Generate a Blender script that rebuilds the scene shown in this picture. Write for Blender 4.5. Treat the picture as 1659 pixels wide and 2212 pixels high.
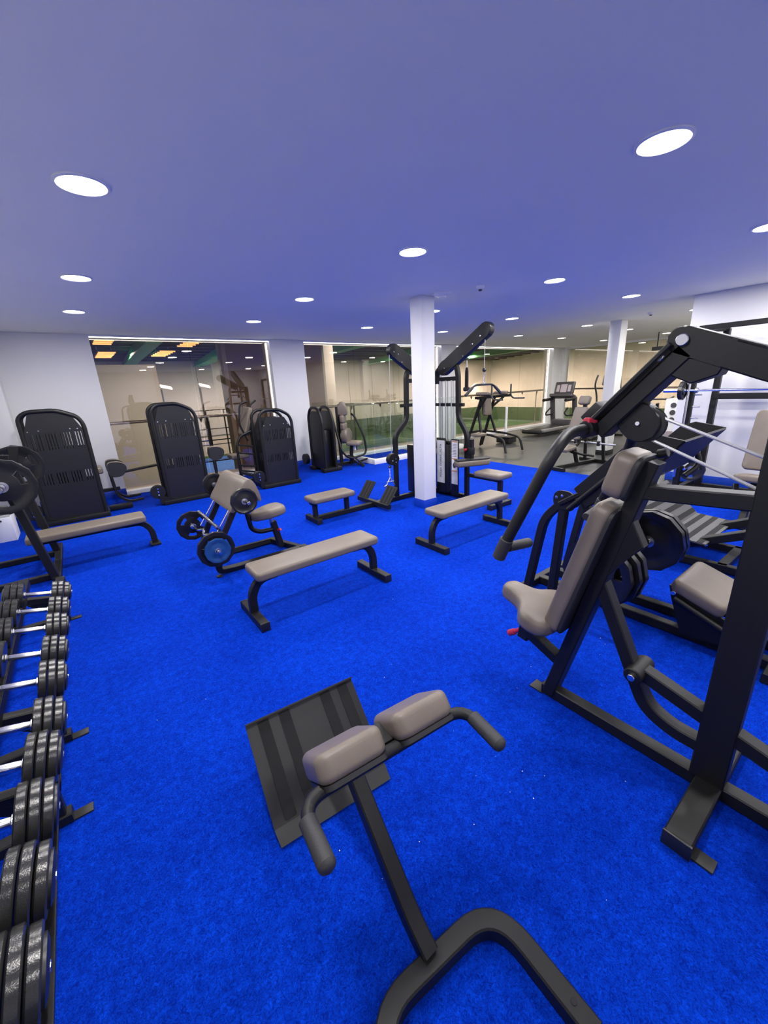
import bpy, bmesh, math, random
from mathutils import Vector, Matrix

# ------------------------------------------------------------------ scene reset
for o in list(bpy.data.objects): bpy.data.objects.remove(o, do_unlink=True)
SC = bpy.context.scene
COL = SC.collection
random.seed(7)
V = Vector

# ------------------------------------------------------------------ camera
# Room axes: X along the window wall, Y towards it, Z up; the phone is held 1.6 m above the carpet.
FPX, XV, YV, TH = 861.9, 967.24, 3850.05, 0.63767
IW, IH = 1659, 2212
down = V((XV - IW / 2, YV - IH / 2, FPX)).normalized()
fwd_c = (V((0, 0, 1)) - down * down.z).normalized()
right_c = down.cross(fwd_c)
def cam_to_room(d):
    r, f, u = d.dot(right_c), d.dot(fwd_c), -d.dot(down)
    return V((r * math.cos(TH) + f * math.sin(TH), -r * math.sin(TH) + f * math.cos(TH), u))
cx_, cy_, cz_ = cam_to_room(V((1, 0, 0))), cam_to_room(V((0, -1, 0))), cam_to_room(V((0, 0, -1)))
cam_d = bpy.data.cameras.new('camera')
cam = bpy.data.objects.new('camera', cam_d)
COL.objects.link(cam)
cam.matrix_world = Matrix(((cx_.x, cy_.x, cz_.x, 0), (cx_.y, cy_.y, cz_.y, 0), (cx_.z, cy_.z, cz_.z, 1.6), (0, 0, 0, 1)))
cam_d.sensor_fit = 'HORIZONTAL'
cam_d.sensor_width = 36.0
cam_d.lens = FPX * 36.0 / IW
cam_d.clip_start = 0.02
cam_d.clip_end = 300
SC.camera = cam

# ------------------------------------------------------------------ world, exposure
w = bpy.data.worlds.new('world'); SC.world = w; w.use_nodes = True
w.node_tree.nodes['Background'].inputs[0].default_value = (0.5, 0.55, 0.62, 1)
w.node_tree.nodes['Background'].inputs[1].default_value = 0.03
SC.view_settings.view_transform = 'Standard'
SC.view_settings.look = 'None'
SC.view_settings.exposure = 0.0
SC.view_settings.gamma = 1.0
SC.view_settings.use_curve_mapping = False

LAMP_W = 15.5           # watts of each ceiling downlight
LAMP_COL = (1.0, 0.965, 0.93)
CEIL = 2.6
LX = [0.28, 2.40, 4.42, 6.28, 8.80, 10.70, 13.00]
LY = [-0.80, 0.97, 2.69, 4.56, 6.19]

# hall lights behind the glass (the court floodlights' own light is set in their builder)
def area(name, loc, rot, sx, sy, watt, col=(1, 1, 1)):
    l = bpy.data.lights.new(name, 'AREA'); l.shape = 'RECTANGLE'; l.size = sx; l.size_y = sy
    l.energy = watt; l.color = col
    o = bpy.data.objects.new(name, l); COL.objects.link(o); o.location = loc; o.rotation_euler = rot
    return o

# ------------------------------------------------------------------ materials
MATS = {}
def mat(name, col, rough=0.5, metal=0.0, bump=0.0, bscale=200.0, var=0.0, vscale=8.0, spec=0.5, coat=0.0, emit=None, estr=0.0):
    m = bpy.data.materials.new(name); m.use_nodes = True
    nt = m.node_tree; b = nt.nodes['Principled BSDF']
    b.inputs['Base Color'].default_value = (*col, 1)
    b.inputs['Roughness'].default_value = rough
    b.inputs['Metallic'].default_value = metal
    b.inputs['Specular IOR Level'].default_value = spec
    if coat: b.inputs['Coat Weight'].default_value = coat
    if emit:
        b.inputs['Emission Color'].default_value = (*emit, 1); b.inputs['Emission Strength'].default_value = estr
    tc = nt.nodes.new('ShaderNodeTexCoord')
    if var:
        n = nt.nodes.new('ShaderNodeTexNoise'); n.inputs['Scale'].default_value = vscale; n.inputs['Detail'].default_value = 6
        nt.links.new(tc.outputs['Object'], n.inputs['Vector'])
        r = nt.nodes.new('ShaderNodeMapRange'); r.inputs[1].default_value = 0.3; r.inputs[2].default_value = 0.7
        r.inputs[3].default_value = 1 - var; r.inputs[4].default_value = 1 + var
        nt.links.new(n.outputs['Fac'], r.inputs[0])
        mx = nt.nodes.new('ShaderNodeVectorMath'); mx.operation = 'SCALE'; mx.inputs[0].default_value = col
        nt.links.new(r.outputs[0], mx.inputs['Scale']); nt.links.new(mx.outputs[0], b.inputs['Base Color'])
    if bump:
        n2 = nt.nodes.new('ShaderNodeTexNoise'); n2.inputs['Scale'].default_value = bscale; n2.inputs['Detail'].default_value = 3
        nt.links.new(tc.outputs['Object'], n2.inputs['Vector'])
        bp = nt.nodes.new('ShaderNodeBump'); bp.inputs['Strength'].default_value = bump; bp.inputs['Distance'].default_value = 0.002
        nt.links.new(n2.outputs['Fac'], bp.inputs['Height']); nt.links.new(bp.outputs[0], b.inputs['Normal'])
    MATS[name] = m
    return m

mat('frame_black', (0.0065, 0.0065, 0.0063), 0.45, bump=0.25, bscale=900, spec=0.34)
mat('frame_dark', (0.006, 0.006, 0.007), 0.45, spec=0.4)
mat('shroud', (0.006, 0.006, 0.0065), 0.42, bump=0.15, bscale=700)
mat('vinyl', (0.150, 0.123, 0.098), 0.40, bump=0.25, bscale=600, var=0.05, vscale=12, spec=0.45)
mat('vinyl_back', (0.012, 0.012, 0.013), 0.6)
mat('seam', (0.14, 0.11, 0.09), 0.6)
mat('rubber', (0.012, 0.012, 0.012), 0.38, bump=0.2, bscale=300)
mat('grip', (0.022, 0.022, 0.023), 0.6, bump=0.4, bscale=500)
mat('plate_black', (0.010, 0.010, 0.011), 0.28, bump=0.1, bscale=150)
mat('plate_grey', (0.024, 0.024, 0.023), 0.20, bump=0.2, bscale=250)
mat('plate_blue', (0.010, 0.055, 0.20), 0.35)
mat('chrome', (0.80, 0.80, 0.82), 0.18, 1.0)
mat('steel', (0.55, 0.55, 0.56), 0.32, 1.0)
mat('red', (0.42, 0.022, 0.045), 0.35)
mat('white_paint', (0.72, 0.72, 0.72), 0.6, bump=0.05, bscale=60, var=0.015, vscale=2.0)
mat('ceiling_paint', (0.82, 0.81, 0.74), 0.75, var=0.01, vscale=1.5)
mat('white_plastic', (0.75, 0.75, 0.75), 0.4)
mat('blue_skirting', (0.004, 0.045, 0.42), 0.45)
mat('rubber_floor', (0.032, 0.033, 0.033), 0.42, bump=0.3, bscale=400, var=0.2, vscale=3)
mat('banner', (0.52, 0.53, 0.55), 0.4, var=0.18, vscale=9)
mat('label_white', (0.78, 0.77, 0.76), 0.5)
mat('label_orange', (0.55, 0.22, 0.06), 0.5)
mat('ink', (0.05, 0.05, 0.055), 0.5)
mat('grip_tape', (0.005, 0.005, 0.005), 0.85, bump=0.8, bscale=1200)
mat('plate_sheet', (0.018, 0.018, 0.0175), 0.45, bump=0.1, bscale=300, spec=0.3)
mat('plate_stripe', (0.075, 0.075, 0.075), 0.5, bump=0.3, bscale=500)
mat('aluminium', (0.50, 0.50, 0.50), 0.35, 0.9)
mat('screen', (0.30, 0.25, 0.27), 0.25, emit=(0.55, 0.48, 0.5), estr=0.25)
mat('console', (0.06, 0.055, 0.06), 0.35)
mat('hall_wall', (0.56, 0.52, 0.465), 0.8, var=0.05, vscale=0.6)
mat('hall_panel', (0.55, 0.535, 0.515), 0.7, var=0.04, vscale=0.7)
mat('hall_brown', (0.30, 0.24, 0.19), 0.7, var=0.08, vscale=1.0)
mat('hall_green', (0.035, 0.08, 0.03), 0.8, var=0.25, vscale=0.8)
mat('hall_grass', (0.03, 0.085, 0.025), 0.9, var=0.2, vscale=1.5)
mat('hall_blue', (0.05, 0.18, 0.60), 0.7)
mat('beam_green', (0.05, 0.40, 0.12), 0.55)
mat('roof_deck', (0.028, 0.026, 0.024), 0.7)
mat('rope', (0.010, 0.007, 0.008), 0.8, bump=0.8, bscale=250)
mat('lint', (0.75, 0.75, 0.78), 0.8)
mat('cable', (0.45, 0.45, 0.46), 0.35, 0.4)
mat('crate_white', (0.75, 0.76, 0.78), 0.45)
mat('grey_foam', (0.10, 0.10, 0.10), 0.8)
mat('lamp_glow', (1, 1, 1), 0.5, emit=(1.0, 0.97, 0.92), estr=14.0)
mat('led_glow', (1, 1, 1), 0.5, emit=(1.0, 0.97, 0.98), estr=5.0)
mat('heater_glow', (1, 0.6, 0.2), 0.5, emit=(1.0, 0.50, 0.18), estr=2.5)
mat('flood_glow', (1, 1, 1), 0.5, emit=(1.0, 1.0, 0.88), estr=5.0)

def carpet_material():
    m = bpy.data.materials.new('carpet'); m.use_nodes = True; nt = m.node_tree; b = nt.nodes['Principled BSDF']
    tc = nt.nodes.new('ShaderNodeTexCoord')
    n1 = nt.nodes.new('ShaderNodeTexNoise'); n1.inputs['Scale'].default_value = 95; n1.inputs['Detail'].default_value = 7; n1.inputs['Roughness'].default_value = 0.7; n1.inputs['Distortion'].default_value = 1.6
    n2 = nt.nodes.new('ShaderNodeTexNoise'); n2.inputs['Scale'].default_value = 26; n2.inputs['Detail'].default_value = 6
    n3 = nt.nodes.new('ShaderNodeTexNoise'); n3.inputs['Scale'].default_value = 1.6; n3.inputs['Detail'].default_value = 3
    for n in (n1, n2, n3): nt.links.new(tc.outputs['Object'], n.inputs['Vector'])
    def mr(src, a, bb, c, d):
        r = nt.nodes.new('ShaderNodeMapRange')
        for k, v in zip((1, 2, 3, 4), (a, bb, c, d)): r.inputs[k].default_value = v
        nt.links.new(src, r.inputs[0]); return r.outputs[0]
    def mul(a, bb):
        k = nt.nodes.new('ShaderNodeMath'); k.operation = 'MULTIPLY'; nt.links.new(a, k.inputs[0]); nt.links.new(bb, k.inputs[1]); return k.outputs[0]
    f = mul(mul(mr(n1.outputs['Fac'], .32, .68, .35, 1.55), mr(n2.outputs['Fac'], .3, .7, .82, 1.18)), mr(n3.outputs['Fac'], .35, .65, .90, 1.10))
    ramp = nt.nodes.new('ShaderNodeValToRGB')
    ramp.color_ramp.elements[0].position = 0.35; ramp.color_ramp.elements[0].color = (0.0004, 0.0150, 0.27, 1)
    ramp.color_ramp.elements[1].position = 1.0; ramp.color_ramp.elements[1].color = (0.0016, 0.064, 0.74, 1)
    k = nt.nodes.new('ShaderNodeMath'); k.operation = 'MULTIPLY'; k.inputs[1].default_value = 0.62
    nt.links.new(f, k.inputs[0]); nt.links.new(k.outputs[0], ramp.inputs[0])
    nt.links.new(ramp.outputs[0], b.inputs['Base Color'])
    b.inputs['Roughness'].default_value = 0.9; b.inputs['Specular IOR Level'].default_value = 0.04
    bp = nt.nodes.new('ShaderNodeBump'); bp.inputs['Strength'].default_value = 0.8; bp.inputs['Distance'].default_value = 0.010
    nt.links.new(n1.outputs['Fac'], bp.inputs['Height']); nt.links.new(bp.outputs[0], b.inputs['Normal'])
    MATS['carpet'] = m
carpet_material()

def glass_material(name, tint, refl, gtint):
    m = bpy.data.materials.new(name); m.use_nodes = True; nt = m.node_tree
    for n in list(nt.nodes):
        if n.type == 'BSDF_PRINCIPLED': nt.nodes.remove(n)
    out = nt.nodes['Material Output']
    t = nt.nodes.new('ShaderNodeBsdfTransparent'); t.inputs[0].default_value = (*tint, 1)
    g = nt.nodes.new('ShaderNodeBsdfGlossy'); g.inputs[0].default_value = (*gtint, 1); g.inputs['Roughness'].default_value = 0.0
    fr = nt.nodes.new('ShaderNodeFresnel'); fr.inputs[0].default_value = 1.5
    ad = nt.nodes.new('ShaderNodeMath'); ad.operation = 'ADD'; ad.inputs[1].default_value = refl; ad.use_clamp = True
    mx = nt.nodes.new('ShaderNodeMixShader')
    ge = nt.nodes.new('ShaderNodeNewGeometry')          # the pane's inner face adds no second mirror image
    fm = nt.nodes.new('ShaderNodeMath'); fm.operation = 'SUBTRACT'; fm.inputs[0].default_value = 1.0
    ml = nt.nodes.new('ShaderNodeMath'); ml.operation = 'MULTIPLY'
    nt.links.new(ge.outputs['Backfacing'], fm.inputs[1])
    nt.links.new(fr.outputs[0], ad.inputs[0]); nt.links.new(ad.outputs[0], ml.inputs[0]); nt.links.new(fm.outputs[0], ml.inputs[1])
    nt.links.new(ml.outputs[0], mx.inputs[0])
    nt.links.new(t.outputs[0], mx.inputs[1]); nt.links.new(g.outputs[0], mx.inputs[2]); nt.links.new(mx.outputs[0], out.inputs[0])
    MATS[name] = m
glass_material('window_glass', (0.82, 0.75, 0.69), 0.12, (0.95, 0.88, 0.80))
glass_material('clear_glass', (0.88, 0.93, 0.90), 0.02, (0.9, 0.95, 0.92))

# ------------------------------------------------------------------ mesh helpers
def fillet(pts, bend, n=6):
    pts = [V(p) for p in pts]
    if bend <= 0 or len(pts) < 3: return pts
    out = [pts[0]]
    for i in range(1, len(pts) - 1):
        a, p, b = pts[i - 1], pts[i], pts[i + 1]
        d0, d1 = (a - p), (b - p)
        t = min(bend, d0.length * 0.49, d1.length * 0.49)
        q0, q1 = p + d0.normalized() * t, p + d1.normalized() * t
        for k in range(n + 1):
            s = k / n
            out.append(q0 * (1 - s) ** 2 + p * 2 * s * (1 - s) + q1 * s * s)
    out.append(pts[-1])
    return out

def basis(axis, up=(0, 0, 1)):
    z = V(axis).normalized(); u = V(up)
    if abs(z.dot(u.normalized())) > 0.98: u = V((0, 1, 0)) if abs(z.y) < 0.9 else V((1, 0, 0))
    x = u.cross(z).normalized(); y = z.cross(x)
    return x, y, z

class MB:
    def __init__(s): s.bm = bmesh.new()
    def merge(s, b):
        me = bpy.data.meshes.new('tmp'); b.to_mesh(me); b.free(); s.bm.from_mesh(me); bpy.data.meshes.remove(me); return s
    def box(s, c, size, R=None, bevel=0.0, seg=2):
        b = bmesh.new(); bmesh.ops.create_cube(b, size=1)
        for v in b.verts: v.co = V((v.co.x * size[0], v.co.y * size[1], v.co.z * size[2]))
        if bevel: bmesh.ops.bevel(b, geom=list(b.edges), offset=bevel, segments=seg, profile=0.5, affect='EDGES')
        if R is not None:
            for v in b.verts: v.co = R @ v.co
        for v in b.verts: v.co += V(c)
        return s.merge(b)
    def sweep(s, path, prof, up=(0, 0, 1)):
        b = bmesh.new(); path = [V(p) for p in path]; n = len(path); rings = []; nx = None
        for i, p in enumerate(path):
            t = ((path[min(i + 1, n - 1)] - path[max(i - 1, 0)])).normalized()
            if nx is None: nx, ny, _ = basis(t, up)
            else:
                nx = (nx - t * nx.dot(t)).normalized(); ny = t.cross(nx)
            rings.append([b.verts.new(p + nx * q[0] + ny * q[1]) for q in prof])
        m = len(prof)
        for i in range(n - 1):
            for j in range(m): b.faces.new((rings[i][j], rings[i][(j + 1) % m], rings[i + 1][(j + 1) % m], rings[i + 1][j]))
        b.faces.new(rings[0][::-1]); b.faces.new(rings[-1])
        return s.merge(b)
    def tube(s, pts, r, bend=0.0, n=12):
        prof = [(r * math.cos(2 * math.pi * k / n), r * math.sin(2 * math.pi * k / n)) for k in range(n)]
        return s.sweep(fillet(pts, bend), prof)
    def rect(s, pts, wd, ht, bend=0.0, up=(0, 0, 1), ch=0.005):
        a, c = wd / 2, ht / 2; k = min(ch, a * .4, c * .4)
        prof = [(a, -c + k), (a, c - k), (a - k, c), (-a + k, c), (-a, c - k), (-a, -c + k), (-a + k, -c), (a - k, -c)]
        return s.sweep(fillet(pts, bend, 8), prof, up)
    def cyl(s, p0, p1, r, n=20, r2=None):
        p0, p1 = V(p0), V(p1); L = (p1 - p0).length; r2 = r if r2 is None else r2
        k = min(0.12 * r, 0.2 * L, 0.004)
        return s.lathe([(r - k, 0), (r, k), (r2, L - k), (r2 - k, L)], p0, p1 - p0, n)
    def lathe(s, prof, p0, axis, n=24, caps=True):
        b = bmesh.new(); x, y, z = basis(axis); p0 = V(p0); rings = []
        for r, h in prof:
            rings.append([b.verts.new(p0 + z * h + (x * math.cos(2 * math.pi * k / n) + y * math.sin(2 * math.pi * k / n)) * max(r, 1e-4)) for k in range(n)])
        for i in range(len(rings) - 1):
            for j in range(n): b.faces.new((rings[i][j], rings[i][(j + 1) % n], rings[i + 1][(j + 1) % n], rings[i + 1][j]))
        if caps: b.faces.new(rings[0][::-1]); b.faces.new(rings[-1])
        return s.merge(b)
    def prism(s, outline, o, u, v, depth, bevel=0.0, seg=3, both=True):
        b = bmesh.new(); u = V(u).normalized(); v = V(v).normalized(); nrm = u.cross(v); o = V(o)
        lo = [b.verts.new(o + u * p[0] + v * p[1] - nrm * depth / 2) for p in outline]
        hi = [b.verts.new(o + u * p[0] + v * p[1] + nrm * depth / 2) for p in outline]
        m = len(outline)
        fl = b.faces.new(lo[::-1]); fh = b.faces.new(hi)
        for j in range(m): b.faces.new((lo[j], lo[(j + 1) % m], hi[(j + 1) % m], hi[j]))
        if bevel:
            ed = list(fh.edges) + (list(fl.edges) if both else [])
            bmesh.ops.bevel(b, geom=ed, offset=bevel, segments=seg, profile=0.5, affect='EDGES')
        return s.merge(b)
    def loft(s, outline, o, u, v, layers):
        """soft cushion: the outline stacked at heights h with scales k about its centroid"""
        b = bmesh.new(); u = V(u).normalized(); v = V(v).normalized(); nrm = u.cross(v); o = V(o); m = len(outline)
        gx = sum(p[0] for p in outline) / m; gy = sum(p[1] for p in outline) / m
        rings = [[b.verts.new(o + u * (gx + (p[0] - gx) * k) + v * (gy + (p[1] - gy) * k) + nrm * h) for p in outline] for h, k in layers]
        for i in range(len(rings) - 1):
            for j in range(m): b.faces.new((rings[i][j], rings[i][(j + 1) % m], rings[i + 1][(j + 1) % m], rings[i + 1][j]))
        b.faces.new(rings[0][::-1])
        c = b.verts.new(o + u * gx + v * gy + nrm * layers[-1][0])
        for j in range(m): b.faces.new((rings[-1][j], rings[-1][(j + 1) % m], c))
        return s.merge(b)
    def cushion(s, wd, ht, r, th, bev, c, u, v, crown=0.0, seg=5):
        """upholstered slab with rounded edges on both faces"""
        prof = [(-th / 2 + bev * (1 - math.cos(math.pi / 2 * k / seg)), bev * (1 - math.sin(math.pi / 2 * k / seg))) for k in range(seg + 1)]
        prof = prof + [(-h, i) for h, i in prof[::-1]]
        r = max(r, bev + .004)
        b = bmesh.new(); u = V(u).normalized(); v = V(v).normalized(); nrm = u.cross(v); c = V(c)
        if callable(wd): outl = lambda i: wd(i)
        else: outl = lambda i: rounded(wd - 2 * i, ht - 2 * i, r - i)
        rings = [[b.verts.new(c + u * p[0] + v * p[1] + nrm * h) for p in outl(i)] for h, i in prof]
        m = len(rings[0])
        for i in range(len(rings) - 1):
            for j in range(m): b.faces.new((rings[i][j], rings[i][(j + 1) % m], rings[i + 1][(j + 1) % m], rings[i + 1][j]))
        b.faces.new(rings[0][::-1])
        if crown:
            pk = [b.verts.new(c + nrm * (th / 2 + crown * .75) + (q.co - c - nrm * (q.co - c).dot(nrm)) * .6) for q in rings[-1]]
            for j in range(m): b.faces.new((rings[-1][j], rings[-1][(j + 1) % m], pk[(j + 1) % m], pk[j]))
            top = b.verts.new(c + nrm * (th / 2 + crown))
            for j in range(m): b.faces.new((pk[j], pk[(j + 1) % m], top))
        else: b.faces.new(rings[-1])
        return s.merge(b)
    def ring_plate(s, c, axis, R, t, hub=0.026, holes=True, sides=12):
        """a weight plate: faceted rim, recessed web and, if wanted, three hand slots cut right through"""
        b = bmesh.new(); x, y, z = basis(axis); c = V(c); N = 48
        def rad(base, k):
            if base < R * 0.99: return base
            th = (k / N * sides) % 1.0 * 2 * math.pi / sides
            return R * math.cos(math.pi / sides) / math.cos(th - math.pi / sides) * 1.012
        rs = [hub, hub * 1.9, R * .52, R * .74, R * .86, R]
        hz = [t * .5, t * .5, t * .26, t * .26, t * .5, t * .44]
        G = {}
        for sd in (1, -1):
            for i, (r, h) in enumerate(zip(rs, hz)):
                for k in range(N):
                    a = 2 * math.pi * k / N; q = rad(r, k)
                    G[sd, i, k] = b.verts.new(c + (x * math.cos(a) + y * math.sin(a)) * q + z * h * sd)
        def cut(i, k): return holes and i == 2 and (k % 16) in (2, 3, 4, 5, 6, 7)
        for i in range(5):
            for k in range(N):
                k2 = (k + 1) % N
                if cut(i, k):
                    e = [(2, k, 2, k2), (3, k2, 3, k)]
                    if not cut(i, (k - 1) % N): e.append((3, k, 2, k))
                    if not cut(i, k2): e.append((2, k2, 3, k2))
                    for a_, ka, b_, kb in e: b.faces.new((G[1, a_, ka], G[1, b_, kb], G[-1, b_, kb], G[-1, a_, ka]))
                    continue
                b.faces.new((G[1, i, k], G[1, i + 1, k], G[1, i + 1, k2], G[1, i, k2]))
                b.faces.new((G[-1, i, k2], G[-1, i + 1, k2], G[-1, i + 1, k], G[-1, i, k]))
        for k in range(N):
            k2 = (k + 1) % N
            b.faces.new((G[1, 5, k], G[-1, 5, k], G[-1, 5, k2], G[1, 5, k2]))
            b.faces.new((G[1, 0, k2], G[-1, 0, k2], G[-1, 0, k], G[1, 0, k]))
        return s.merge(b)
    def build(s, name, material, parent=None, sharp=38):
        bmesh.ops.recalc_face_normals(s.bm, faces=s.bm.faces)
        for f in s.bm.faces: f.smooth = True
        lim = math.radians(sharp)
        for e in s.bm.edges:
            if len(e.link_faces) == 2 and e.calc_face_angle(0) > lim: e.smooth = False
        off = V((0, 0, 0)); p = parent
        while p is not None: off += p.location; p = p.parent
        if off.length: bmesh.ops.translate(s.bm, verts=s.bm.verts, vec=-off)
        me = bpy.data.meshes.new(name); s.bm.to_mesh(me); s.bm.free()
        me.materials.append(MATS[material])
        o = bpy.data.objects.new(name, me); COL.objects.link(o); o.parent = parent
        return o

def tag(o, label=None, cat=None, group=None, kind=None):
    if label: o['label'] = label
    if cat: o['category'] = cat
    if group: o['group'] = group
    if kind: o['kind'] = kind
    return o
def thing(name, label, cat, loc=(0, 0, 0), group=None):
    o = bpy.data.objects.new(name, None); COL.objects.link(o); o.location = loc; o.empty_display_size = 0.1
    return tag(o, label, cat, group)
def struct(name, mb, m, parent=None):
    o = mb.build(name, m, parent)
    if parent is None: o['kind'] = 'structure'
    return o
def copy_tree(o, parent=None):
    c = o.copy(); COL.objects.link(c); c.parent = parent
    for ch in list(o.children): copy_tree(ch, c)
    return c
def rounded(wd, ht, r, n=5, cx=0, cy=0):
    pts = []
    for sx, sy, a0 in ((1, 1, 0), (-1, 1, 90), (-1, -1, 180), (1, -1, 270)):
        for k in range(n + 1):
            a = math.radians(a0 + 90 * k / n)
            pts.append((cx + sx * (wd / 2 - r) + r * math.cos(a), cy + sy * (ht / 2 - r) + r * math.sin(a)))
    return pts
def smooth_outline(pts, n=5):
    """closed Catmull-Rom through the points"""
    out = []; m = len(pts)
    for i in range(m):
        p0, p1, p2, p3 = [V((*pts[(i + k - 1) % m], 0)) for k in range(4)]
        for k in range(n):
            t = k / n
            q = 0.5 * ((2 * p1) + (p2 - p0) * t + (2 * p0 - 5 * p1 + 4 * p2 - p3) * t * t + (3 * p1 - p0 - 3 * p2 + p3) * t ** 3)
            out.append((q.x, q.y))
    return out
def Rax(x, y, z): return Matrix((x, y, z)).transposed()
def pad(parent, name, c, size, n=(0, 0, 1), u=(1, 0, 0), r=0.03, bevel=0.018, back=0.0, material='vinyl'):
    """upholstered pad, rounded; n is the outward normal, u the width direction; optional dark board behind"""
    n = V(n).normalized(); u = V(u); u = (u - n * u.dot(n)).normalized(); v = n.cross(u)
    mb = MB().cushion(size[0], size[1], r, size[2], bevel, c, u, v, .004)
    o = mb.build(name, material, parent, 60)
    if back:
        MB().prism(rounded(size[0] * .97, size[1] * .97, r), V(c) - n * (size[2] / 2 + back / 2 - .002), u, v, back, .003, 1).build('backing_board', 'vinyl_back', parent)
    return o
def bolts(parent, pts, axis, r=0.010, material='chrome', name='bolt'):
    for p in pts: MB().cyl(V(p) - V(axis) * .004, V(p) + V(axis) * .008, r, 10).build(name, material, parent)
def text_mesh(name, body, size, loc, R, material, parent):
    cu = bpy.data.curves.new(name, 'FONT'); cu.body = body; cu.size = size; cu.align_x = 'CENTER'; cu.align_y = 'CENTER'; cu.extrude = 0.0008
    t = bpy.data.objects.new(name + '_src', cu); COL.objects.link(t)
    dg = bpy.context.evaluated_depsgraph_get()
    me = bpy.data.meshes.new_from_object(t.evaluated_get(dg)); bpy.data.objects.remove(t)
    off = V((0, 0, 0)); p = parent
    while p is not None: off += p.location; p = p.parent
    for v in me.vertices: v.co = R @ v.co + V(loc) - off
    me.materials.clear(); me.materials.append(MATS[material])
    o = bpy.data.objects.new(name, me); COL.objects.link(o); o.parent = parent
    return o

# ================================================================== the room
YW = 8.15      # window wall
XL, XR, YB = -1.25, 7.2, -2.4
XF = 14.2      # far glass wall
YR = 2.25      # end of the right-hand wall
struct('floor', MB().box(((XL + 6.75) / 2, (YB + YW) / 2, -0.05), (6.75 - XL, YW - YB, 0.1)), 'carpet')
struct('floor_rubber', MB().box(((6.75 + XF + .3) / 2, (YR - .1 + YW) / 2 + .1, -0.051), (XF + .3 - 6.75, YW - YR + .5, 0.1)), 'rubber_floor')
struct('ceiling', MB().box(((XL + XF) / 2, (YB + YW) / 2 + .2, CEIL + .06), (XF - XL + 1.2, YW - YB + 1.0, 0.12)), 'ceiling_paint')
struct('wall_left', MB().box((XL - .1, (YB + YW) / 2, CEIL / 2), (.2, YW - YB + .6, CEIL)), 'white_paint')
struct('wall_left_pier', MB().box(((XL - .70) / 2, YW - .14, CEIL / 2), (-.70 - XL, .28, CEIL), bevel=.004), 'white_paint')
struct('wall_near', MB().box(((XL + XR) / 2, YB - .1, CEIL / 2), (XR - XL + .6, .2, CEIL)), 'white_paint')
struct('wall_right', MB().box((XR + .12, (YB + YR) / 2, CEIL / 2), (.24, YR - YB, CEIL), bevel=.004), 'white_paint')
struct('wall_right_return', MB().box(((XR + .24 + XF + .3) / 2, YR - .12, CEIL / 2), (XF + .06 - XR, .24, CEIL)), 'white_paint')
# window wall: piers, head and openings
piers = [(XL, 0.47), (3.42, 4.17), (8.22, 8.80), (13.65, 14.2)]
for i, (a, b) in enumerate(piers):
    struct('wall_window_%d' % (i + 1), MB().box(((a + b) / 2, YW + .15, CEIL / 2), (b - a, .30, CEIL), bevel=.004), 'white_paint')
opens = [(0.47, 3.42), (4.17, 8.22), (8.80, 13.65)]
wi = 0
for a, b in opens:
    wi += 1
    fr = MB()
    fr.box(((a + b) / 2, YW + .15, CEIL - .015), (b - a, .30, .03))
    wobj = struct('window_%d' % wi, fr, 'white_paint')
    n = 3 if b - a > 3.5 else 2
    for k in range(n):
        x0 = a + (b - a) * k / n + .004; x1 = a + (b - a) * (k + 1) / n - .004
        MB().box(((x0 + x1) / 2, YW + .20, CEIL / 2 - .01), (x1 - x0, .012, CEIL - .06)).build('pane', 'window_glass', wobj)
    MB().box(((a + b) / 2, YW + .03, CEIL - .035), (b - a - .02, .02, .018)).build('led_strip', 'led_glow', wobj)
    MB().box((b - .008, YW + .17, CEIL / 2), (.012, .014, CEIL - .1)).build('led_strip', 'led_glow', wobj)
    MB().box(((a + b) / 2, YW + .15, .03), (b - a, .26, .06)).build('window_sill', 'white_paint', wobj)
# far glass wall along X = 14.2
fobj = struct('window_4', MB().box((XF + .15, (YR + YW) / 2, CEIL - .03), (.2, YW - YR, .06)), 'white_paint')
ys = [2.3, 3.75, 5.2, 6.65, 7.95]
for k in range(4):
    MB().box((XF + .15, (ys[k] + ys[k + 1]) / 2, CEIL / 2), (.012, ys[k + 1] - ys[k] - .012, CEIL - .1)).build('pane', 'window_glass', fobj)
MB().box((XF + .15, (YR + YW) / 2, .03), (.2, YW - YR, .06)).build('window_sill', 'white_paint', fobj)
struct('wall_far_corner', MB().box((XF + .15, YW + .1, CEIL / 2), (.30, .42, CEIL)), 'white_paint')
# skirting in the carpet's blue
SK = .13
struct('baseboard_window_1', MB().box(((XL + .47) / 2, YW - .008, SK / 2), (.47 - XL, .016, SK), bevel=.003), 'blue_skirting')
struct('baseboard_window_2', MB().box((3.795, YW - .008, SK / 2), (.77, .016, SK), bevel=.003), 'blue_skirting')
struct('baseboard_right', MB().box((XR - .008, (YB + YR) / 2, SK / 2), (.016, YR - YB, SK), bevel=.003), 'blue_skirting')
struct('baseboard_left', MB().box((XL + .008, (YB + YW) / 2, SK / 2), (.016, YW - YB, SK), bevel=.003), 'blue_skirting')
# columns
col1 = struct('wall_column', MB().box((3.6375, 3.93, CEIL / 2), (.215, .20, CEIL), bevel=.004), 'white_paint')
MB().box((3.6375, 3.93, .055), (.233, .218, .11), bevel=.003).build('baseboard', 'blue_skirting', col1)
col2 = struct('wall_column_far', MB().box((8.86, 3.955, CEIL / 2), (.28, .21, CEIL), bevel=.004), 'white_paint')
MB().box((8.86, 3.955, .05), (.30, .23, .10), bevel=.003).build('baseboard', 'frame_dark', col2)
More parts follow.
